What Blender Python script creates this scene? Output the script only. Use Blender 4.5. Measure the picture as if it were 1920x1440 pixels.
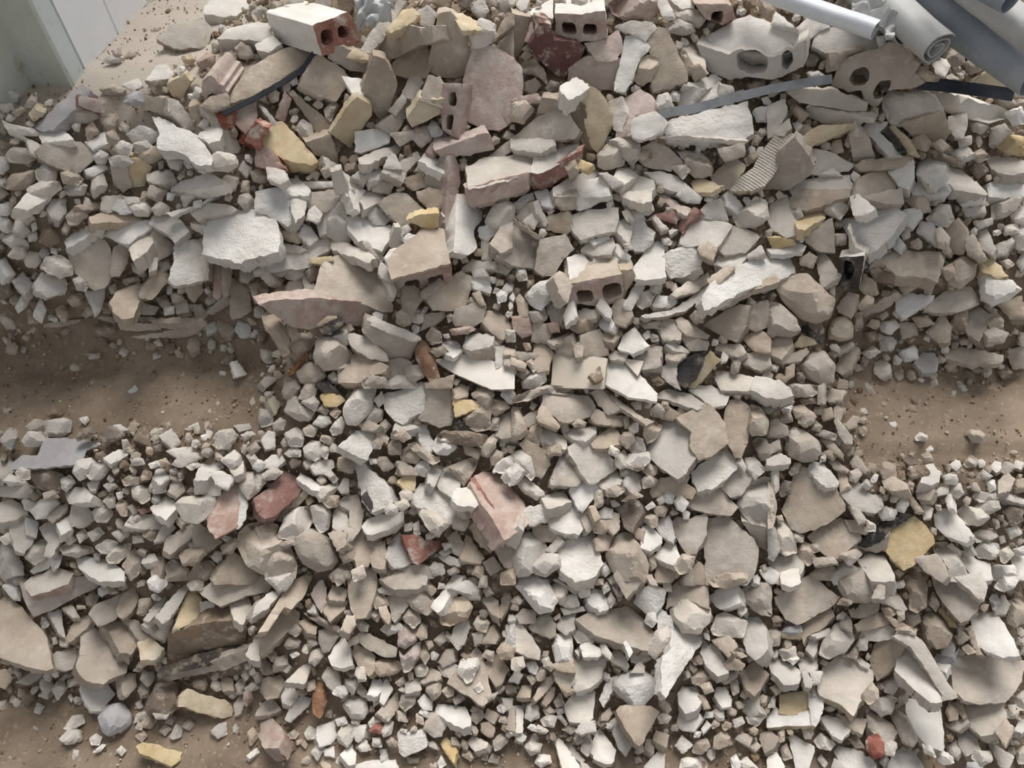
import bpy, bmesh, math, random
import numpy as np
from mathutils import Vector, Matrix, noise
from mathutils.geometry import delaunay_2d_cdt

for o in list(bpy.data.objects):
    bpy.data.objects.remove(o)
scene = bpy.context.scene
C = scene.collection

# ---------------------------------------------------------------- camera
F = 1400.0                       # focal length in pixels of the 1920 x 1440 frame
PITCH = math.radians(53)
CAM = Vector((0, 0, 1.75))
AX = Vector((0, math.cos(PITCH), -math.sin(PITCH)))
UPC = Vector((0, math.sin(PITCH), math.cos(PITCH)))
cd = bpy.data.cameras.new('camera')
cam = bpy.data.objects.new('camera', cd)
C.objects.link(cam)
cam.location = CAM
cam.rotation_euler = (math.pi/2 - PITCH, 0, 0)
cd.sensor_fit = 'HORIZONTAL'
cd.sensor_width = 36
cd.lens = 36 * F / 1920
cd.clip_start = 0.02
scene.camera = cam

# ---------------------------------------------------------------- light
w = bpy.data.worlds.new('world')
scene.world = w
w.use_nodes = True
w.node_tree.nodes['Background'].inputs[0].default_value = (0.94, 0.97, 1.0, 1)
w.node_tree.nodes['Background'].inputs[1].default_value = 0.40
def sun(name, frm, energy, angle, col):
    d = bpy.data.lights.new(name, 'SUN')
    d.energy = energy; d.angle = math.radians(angle); d.color = col
    o = bpy.data.objects.new(name, d)
    C.objects.link(o)
    o.rotation_euler = Vector(frm).to_track_quat('Z', 'Y').to_euler()
    return o
sun('daylight', (0.10, 0.52, 0.86), 3.9, 32, (1.0, 0.966, 0.925))
vs = scene.view_settings
vs.view_transform = 'Standard'
vs.look = 'None'
vs.exposure = 0.0
vs.gamma = 1
vs.use_curve_mapping = False

# ---------------------------------------------------------------- materials
def lin(c):
    return tuple((v/255/12.92 if v/255 <= .04045 else ((v/255+.055)/1.055)**2.4) for v in c)
def nt(m, t, **k):
    n = m.node_tree.nodes.new(t)
    for a, b in k.items():
        setattr(n, a, b)
    return n
def material(name, col, col2, rough=.92, bump=.4, grain=260.0, specks=0.0, dust=0.0, var=.16, ridge=0.0, metal=0.0, patch=14.0, dustcol=(200, 190, 177), dist=.0035):
    m = bpy.data.materials.new(name)
    m.use_nodes = True
    L = m.node_tree.links
    b = m.node_tree.nodes['Principled BSDF']
    b.inputs['Roughness'].default_value = rough
    b.inputs['Metallic'].default_value = metal
    b.inputs['Specular IOR Level'].default_value = .25
    tc = nt(m, 'ShaderNodeTexCoord')
    oi = nt(m, 'ShaderNodeObjectInfo')
    off = nt(m, 'ShaderNodeVectorMath', operation='ADD')
    sc = nt(m, 'ShaderNodeVectorMath', operation='SCALE')
    comb = nt(m, 'ShaderNodeCombineXYZ')
    for i in range(3):
        L.new(oi.outputs['Random'], comb.inputs[i])
    L.new(comb.outputs[0], sc.inputs[0]); sc.inputs['Scale'].default_value = 9.0
    L.new(tc.outputs['Object'], off.inputs[0]); L.new(sc.outputs[0], off.inputs[1])
    n1 = nt(m, 'ShaderNodeTexNoise'); n1.inputs['Scale'].default_value = patch; n1.inputs['Detail'].default_value = 6; n1.inputs['Roughness'].default_value = .65
    L.new(off.outputs[0], n1.inputs['Vector'])
    r1 = nt(m, 'ShaderNodeValToRGB'); r1.color_ramp.elements[0].position = .38; r1.color_ramp.elements[1].position = .64
    r1.color_ramp.elements[0].color = (*lin(col), 1); r1.color_ramp.elements[1].color = (*lin(col2), 1)
    L.new(n1.outputs['Fac'], r1.inputs[0])
    out = r1.outputs[0]
    if dust > 0:                                   # patches of plaster dust stuck on the piece
        n2 = nt(m, 'ShaderNodeTexNoise'); n2.inputs['Scale'].default_value = 30; n2.inputs['Detail'].default_value = 8; n2.inputs['Roughness'].default_value = .7
        L.new(off.outputs[0], n2.inputs['Vector'])
        r2 = nt(m, 'ShaderNodeValToRGB'); r2.color_ramp.elements[0].position = .62 - dust*.3; r2.color_ramp.elements[1].position = .72 - dust*.2
        L.new(n2.outputs['Fac'], r2.inputs[0])
        mx = nt(m, 'ShaderNodeMixRGB'); mx.inputs['Color2'].default_value = (*lin(dustcol), 1)
        L.new(r2.outputs[0], mx.inputs['Fac']); L.new(out, mx.inputs['Color1'])
        out = mx.outputs[0]
    if specks > 0:                                 # small dark pits and specks
        v = nt(m, 'ShaderNodeTexVoronoi'); v.inputs['Scale'].default_value = 90
        L.new(off.outputs[0], v.inputs['Vector'])
        r3 = nt(m, 'ShaderNodeValToRGB'); r3.color_ramp.elements[0].position = .02; r3.color_ramp.elements[1].position = .06 + .12*specks
        r3.color_ramp.elements[0].color = (1, 1, 1, 1); r3.color_ramp.elements[1].color = (0, 0, 0, 1)
        L.new(v.outputs['Distance'], r3.inputs[0])
        n4 = nt(m, 'ShaderNodeTexNoise'); n4.inputs['Scale'].default_value = 25
        L.new(off.outputs[0], n4.inputs['Vector'])
        ml = nt(m, 'ShaderNodeMath', operation='MULTIPLY')
        L.new(r3.outputs[0], ml.inputs[0]); L.new(n4.outputs['Fac'], ml.inputs[1])
        mx = nt(m, 'ShaderNodeMixRGB'); mx.inputs['Color2'].default_value = (*lin((70, 58, 46)), 1)
        L.new(ml.outputs[0], mx.inputs['Fac']); L.new(out, mx.inputs['Color1'])
        out = mx.outputs[0]
    # each piece a little lighter or darker, warmer or cooler than its neighbour
    hs = nt(m, 'ShaderNodeHueSaturation')
    mr = nt(m, 'ShaderNodeMapRange'); mr.inputs['To Min'].default_value = 1-var; mr.inputs['To Max'].default_value = 1+var*.55
    L.new(oi.outputs['Random'], mr.inputs['Value']); L.new(mr.outputs[0], hs.inputs['Value'])
    wn = nt(m, 'ShaderNodeTexWhiteNoise', noise_dimensions='1D'); L.new(oi.outputs['Random'], wn.inputs['W'])
    mr2 = nt(m, 'ShaderNodeMapRange'); mr2.inputs['To Min'].default_value = .70; mr2.inputs['To Max'].default_value = 1.10
    L.new(wn.outputs['Value'], mr2.inputs['Value']); L.new(mr2.outputs[0], hs.inputs['Saturation'])
    L.new(out, hs.inputs['Color'])
    L.new(hs.outputs[0], b.inputs['Base Color'])
    n3 = nt(m, 'ShaderNodeTexNoise'); n3.inputs['Scale'].default_value = grain; n3.inputs['Detail'].default_value = 5; n3.inputs['Roughness'].default_value = .7
    L.new(off.outputs[0], n3.inputs['Vector'])
    h = n3.outputs['Fac']
    n5 = nt(m, 'ShaderNodeTexNoise'); n5.inputs['Scale'].default_value = 55; n5.inputs['Detail'].default_value = 4
    L.new(off.outputs[0], n5.inputs['Vector'])
    ad = nt(m, 'ShaderNodeMath', operation='MULTIPLY_ADD'); ad.inputs[1].default_value = 1.6
    L.new(n5.outputs['Fac'], ad.inputs[0]); L.new(h, ad.inputs[2])
    h = ad.outputs[0]
    if ridge > 0:
        wv = nt(m, 'ShaderNodeTexWave', bands_direction='DIAGONAL'); wv.inputs['Scale'].default_value = 60; wv.inputs['Distortion'].default_value = 1.2
        L.new(tc.outputs['Object'], wv.inputs['Vector'])
        a2 = nt(m, 'ShaderNodeMath', operation='MULTIPLY_ADD'); a2.inputs[1].default_value = ridge
        L.new(wv.outputs['Fac'], a2.inputs[0]); L.new(h, a2.inputs[2])
        h = a2.outputs[0]
    bp = nt(m, 'ShaderNodeBump'); bp.inputs['Strength'].default_value = bump; bp.inputs['Distance'].default_value = dist
    L.new(h, bp.inputs['Height']); L.new(bp.outputs[0], b.inputs['Normal'])
    return m
M = {
 'W': material('white_plaster', (212, 205, 196), (230, 225, 218), bump=.4, specks=.25, var=.10),
 'S': material('stuccoed_plaster', (220, 213, 204), (236, 232, 226), bump=.8, dist=.006, grain=200, specks=.2, var=.10),
 'G': material('grey_mortar', (194, 185, 174), (213, 205, 195), bump=.55, specks=.35, var=.16),
 'B': material('beige_mortar', (172, 157, 141), (195, 181, 165), bump=.5, specks=.35, dust=.28, var=.17),
 'T': material('brown_mortar', (126, 110, 96), (154, 138, 121), bump=.6, specks=.3, dust=.3),
 'Y': material('yellow_foam', (198, 175, 136), (214, 197, 165), bump=.5, specks=.7, patch=22, var=.10),
 'R': material('red_brick', (142, 84, 70), (172, 120, 104), bump=.5, dust=.35, patch=24),
 'P': material('dusty_brick', (172, 145, 133), (193, 175, 164), bump=.5, dust=.5, specks=.3, dustcol=(200, 184, 174)),
 'M': material('maroon_brick', (98, 70, 68), (122, 92, 88), bump=.4, dust=.3),
 'K': material('tar', (44, 42, 46), (92, 84, 80), bump=.7, dust=.35, dustcol=(150, 140, 126)),
 'D': material('blue_grey', (164, 161, 161), (186, 183, 183), bump=.3),
 'O': material('old_wood', (136, 100, 76), (166, 130, 102), bump=.7, dust=.25, grain=120),
 'V': material('grooved_plaster', (178, 171, 160), (204, 196, 184), bump=.9, ridge=.7, specks=.2),
 'X': material('smooth_tile', (216, 205, 190), (224, 214, 200), bump=.08, rough=.55, var=.03, patch=6),
}
for k, (a, b_) in {'wall': ((240, 244, 247), (246, 248, 250)), 'jamb': ((188, 192, 180), (202, 205, 196)), 'jamb2': ((206, 214, 214), (216, 222, 222))}.items():  # the greener jamb tone is jamb2 with the front face's shade painted in
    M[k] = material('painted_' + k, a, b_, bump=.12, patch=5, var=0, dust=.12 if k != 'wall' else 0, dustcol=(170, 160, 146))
M['conc'] = material('dusty_concrete', (172, 162, 150), (196, 188, 178), bump=.4, patch=7, var=0)
M['steel'] = material('dull_steel', (118, 122, 128), (150, 152, 156), rough=.5, bump=.15, metal=.55, var=.05)
M['black_metal'] = material('black_metal', (40, 42, 48), (66, 68, 76), rough=.45, bump=.1, metal=.4, var=0)
M['sheet_white'] = material('white_sheet', (206, 212, 220), (222, 226, 232), rough=.5, bump=.15, patch=6, var=.02)
M['sheet_grey'] = material('grey_sheet', (132, 142, 152), (160, 168, 176), rough=.55, bump=.15, patch=8, var=.04)
M['sheet_pale'] = material('pale_sheet', (176, 176, 174), (196, 196, 194), rough=.6, bump=.15, patch=8, var=.03)
# ---------------------------------------------------------------- the ground under the rubble: two levels of steps buried in dust
def sstep(a, b, x):
    t = min(1, max(0, (x-a)/(b-a)))
    return t*t*(3-2*t)
def prof(pts, y):
    if y <= pts[0][0]: return pts[0][1]
    for (a, za), (b, zb) in zip(pts, pts[1:]):
        if y <= b:
            return za + (zb-za)*(y-a)/(b-a)
    return pts[-1][1]
PC = [(-.4, .0), (.28, .0), (.40, .03), (.963, .456), (1.62, .945), (1.9, .985), (2.3, .93), (3.2, .91)]
PL = [(-.4, .0), (.44, .015), (.60, .16), (.80, .385), (.86, .415), (1.06, .425), (1.10, .46), (1.22, .695), (1.42, .885), (1.5, .9), (3.2, .9)]
PR = [(-.4, .0), (.30, .0), (.42, .07), (.76, .375), (.815, .392), (.836, .394), (.844, .411), (1.02, .418), (1.06, .45), (1.14, .60), (1.42, .84), (1.62, .95), (1.9, .98), (3.2, .91)]
def ground(x, y):
    a = 1 - sstep(-.66, -.40, x)
    b = sstep(.60, .80, x)
    return a*prof(PL, y + .12*(1-sstep(-1.0, -.72, x))*sstep(1.0, 1.2, y)) + b*prof(PR, y) + (1-a-b)*prof(PC, y)
def bare(x, y):
    """1 where only trodden dust lies on the steps, 0 in the rubble"""
    d = 0
    d = max(d, (1-sstep(-.60, -.44, x)) * sstep(.84, .90, y) * (1-sstep(1.05, 1.12, y)))
    d = max(d, sstep(.68, .78, x) * sstep(.76, .84, y) * (1-sstep(1.0, 1.06, y)))
    d = max(d, (1-sstep(-.75, -.45, x)) * sstep(1.40, 1.5, y))
    d = max(d, (1-sstep(-.78, -.62, x)) * sstep(1.31, 1.36, y))
    d = max(d, (1-sstep(-.55, -.2, x)) * (1-sstep(.40, .50, y)))
    d = max(d, (1-sstep(.30, .37, y)))
    return d
def skin(x, y):
    return ground(x, y) + .040*(1-bare(x, y))
def ray(px, py):
    return AX + Vector((1, 0, 0))*((px-960)/F) + UPC*((720-py)/F)
def project(p):
    q = p - CAM
    d = q.dot(AX)
    return 960 + F*q.x/d, 720 - F*q.dot(UPC)/d
def hit(px, py, fn=skin):
    d = ray(px, py)
    t = .9
    while t < 4:
        p = CAM + d*t
        if p.z < fn(p.x, p.y): break
        t += .02
    lo, hi = t-.02, t
    for _ in range(12):
        mid = (lo+hi)/2
        p = CAM + d*mid
        if p.z < fn(p.x, p.y): hi = mid
        else: lo = mid
    return hi

def tag(o, label=None, cat=None, group=None, kind=None):
    if label: o['label'] = label
    if cat: o['category'] = cat
    if group: o['group'] = group
    if kind: o['kind'] = kind
    return o
def link(name, mesh, mats, parent=None, smooth=38):
    for m in mats:
        mesh.materials.append(M[m])
    if smooth:
        mesh.shade_smooth()
        mesh.set_sharp_from_angle(angle=math.radians(smooth))
    o = bpy.data.objects.new(name, mesh)
    C.objects.link(o)
    if parent:
        o.parent = parent
        o.matrix_parent_inverse = parent.matrix_world.inverted()
    return o
def pydata(name, v, f):
    me = bpy.data.meshes.new(name)
    me.from_pydata(v, [], f)
    me.update()
    return me
def box_mesh(name, lo, hi):
    bm = bmesh.new()
    bmesh.ops.create_cube(bm, size=1)
    for v in bm.verts:
        v.co = Vector([(lo[i]+hi[i])/2 + v.co[i]*(hi[i]-lo[i]) for i in range(3)])
    bmesh.ops.bevel(bm, geom=bm.edges[:], offset=min(hi[i]-lo[i] for i in range(3))*.06, segments=1, affect='EDGES')
    me = bpy.data.meshes.new(name)
    bm.to_mesh(me); bm.free()
    return me

# floor, steps and landing of poured concrete, all under the dust
tag(link('floor', box_mesh('floor', (-2.4, -1.2, -.12), (2.4, 3.4, -.012)), ['conc'], smooth=0), kind='structure')
for nm, y0, z0, z1 in (('trim_1', .70, -.01, .20), ('trim_2', .92, .20, .385), ('trim_3', 1.26, .385, .62), ('trim_4', 1.62, .62, .86)):
    tag(link(nm, box_mesh(nm, (-2.3, y0, z0), (2.3, 3.3, z1)), ['conc'], smooth=0), kind='structure')
def bed():
    xs = np.arange(-1.9, 1.901, .016); ys = np.arange(-.38, 3.1, .016)
    v = []; f = []
    for y in ys:
        for x in xs:
            x_, y_ = float(x), float(y)
            z = ground(x_, y_)
            k = bare(x_, y_)
            n = noise.noise((x_*9, y_*9, 0))*.010*(1-.6*k) + noise.noise((x_*32, y_*32, 3))*.006*(1-.5*k) + noise.noise((x_*80, y_*80, 7))*.0028
            n += .004*k*noise.noise((x_*3, y_*24, 11))
            v.append((x_, y_, z + n))
    nx = len(xs)
    for j in range(len(ys)-1):
        for i in range(nx-1):
            a = j*nx+i
            f.append((a, a+1, a+nx+1, a+nx))
    me = pydata('dust_bed', v, f)
    m = bpy.data.materials.new('trodden_dust'); m.use_nodes = True
    L = m.node_tree.links; b = m.node_tree.nodes['Principled BSDF']; b.inputs['Roughness'].default_value = .97; b.inputs['Specular IOR Level'].default_value = .1
    tc = nt(m, 'ShaderNodeTexCoord')
    n1 = nt(m, 'ShaderNodeTexNoise'); n1.inputs['Scale'].default_value = 6; n1.inputs['Detail'].default_value = 8; n1.inputs['Roughness'].default_value = .65
    L.new(tc.outputs['Object'], n1.inputs['Vector'])
    r = nt(m, 'ShaderNodeValToRGB'); e = r.color_ramp.elements
    e[0].position = .32; e[0].color = (*lin((119, 104, 89)), 1); e[1].position = .7; e[1].color = (*lin((162, 145, 127)), 1)
    L.new(n1.outputs['Fac'], r.inputs[0])
    # paler plaster dust on the upper landing
    gm = nt(m, 'ShaderNodeSeparateXYZ'); L.new(tc.outputs['Object'], gm.inputs[0])
    mr = nt(m, 'ShaderNodeMapRange'); mr.inputs['From Min'].default_value = 1.2; mr.inputs['From Max'].default_value = 1.45
    L.new(gm.outputs['Y'], mr.inputs['Value'])
    mx = nt(m, 'ShaderNodeMixRGB'); mx.inputs['Color2'].default_value = (*lin((196, 186, 174)), 1)
    mrx = nt(m, 'ShaderNodeMapRange'); mrx.inputs['From Min'].default_value = -.40; mrx.inputs['From Max'].default_value = -.66
    L.new(gm.outputs['X'], mrx.inputs['Value'])
    mm = nt(m, 'ShaderNodeMath', operation='MULTIPLY'); L.new(mr.outputs[0], mm.inputs[0]); L.new(mrx.outputs[0], mm.inputs[1])
    L.new(mm.outputs[0], mx.inputs['Fac']); L.new(r.outputs[0], mx.inputs['Color1'])
    n2 = nt(m, 'ShaderNodeTexNoise'); n2.inputs['Scale'].default_value = 90; n2.inputs['Detail'].default_value = 4
    L.new(tc.outputs['Object'], n2.inputs['Vector'])
    r2 = nt(m, 'ShaderNodeValToRGB'); r2.color_ramp.elements[0].position = .58; r2.color_ramp.elements[1].position = .72
    L.new(n2.outputs['Fac'], r2.inputs[0])
    mx2 = nt(m, 'ShaderNodeMixRGB'); mx2.inputs['Color2'].default_value = (*lin((190, 176, 156)), 1)
    ml = nt(m, 'ShaderNodeMath', operation='MULTIPLY'); ml.inputs[1].default_value = .45
    L.new(r2.outputs[0], ml.inputs[0]); L.new(ml.outputs[0], mx2.inputs['Fac']); L.new(mx.outputs[0], mx2.inputs['Color1'])
    L.new(mx2.outputs[0], b.inputs['Base Color'])
    bp = nt(m, 'ShaderNodeBump'); bp.inputs['Strength'].default_value = .6; bp.inputs['Distance'].default_value = .004
    n3 = nt(m, 'ShaderNodeTexNoise'); n3.inputs['Scale'].default_value = 180; n3.inputs['Detail'].default_value = 6; n3.inputs['Roughness'].default_value = .75
    L.new(tc.outputs['Object'], n3.inputs['Vector']); L.new(n3.outputs['Fac'], bp.inputs['Height']); L.new(bp.outputs[0], b.inputs['Normal'])
    M['dust'] = m
    tag(link('dust_bed', me, ['dust'], smooth=60), 'fine brown dust and grit trodden over the steps under the rubble', 'dust', kind='stuff')
bed()

# door, jamb and wall beyond the landing at the upper left
def at_floor(px, py, z):
    d = ray(px, py)
    return CAM + d*((z-CAM.z)/d.z)
A = at_floor(153, 137, .9)                    # foot of the white door panel
Bp = at_floor(277, 2, .9)
wd = (Bp-A); wd.z = 0; wd.normalize()         # along the wall, away from the viewer
wn_ = Vector((wd.y, -wd.x, 0))                # towards the room
def wall_box(name, s0, s1, d0, d1, z0, z1, mat, kind='structure', parent=None):
    me = box_mesh(name, (s0, d0, z0), (s1, d1, z1))
    me.transform(Matrix(((wd.x, wn_.x, 0, A.x), (wd.y, wn_.y, 0, A.y), (0, 0, 1, 0), (0, 0, 0, 1))))
    o = link(name, me, [mat], parent, smooth=0)
    if kind and not parent: o['kind'] = kind
    return o
door = wall_box('door_1', .012, .56, -.05, -.002, .895, 2.3, 'wall')
for k in range(4):
    wall_box('panel', .012 + .147*k, .012 + .147*(k+1) - .006, -.004, .004, .90, 2.3, 'wall', None, door)
door['label'] = 'white boarded door beyond the landing'
wall_box('wall_left', .575, 1.5, -.05, .0, .895, 2.3, 'wall')
J = at_floor(128, 158, .9) - A
K_ = at_floor(65, 150, .9) - A
sj, dj = J.dot(wd), K_.dot(wn_)
jamb = wall_box('trim_5', sj, .006, dj-.02, .006, .86, 2.3, 'jamb2')
s0_ = (at_floor(-30, 245, .9) - A).dot(wd)
wall_box('trim_shade', sj-.006, sj+.004, dj-.012, .004, .86, 2.3, 'jamb')  # thin sheet over the jamb front, its shade put into the colour
wall_box('wall_side', s0_, sj+.012, dj-.16, dj, .70, 2.3, 'jamb')
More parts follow.
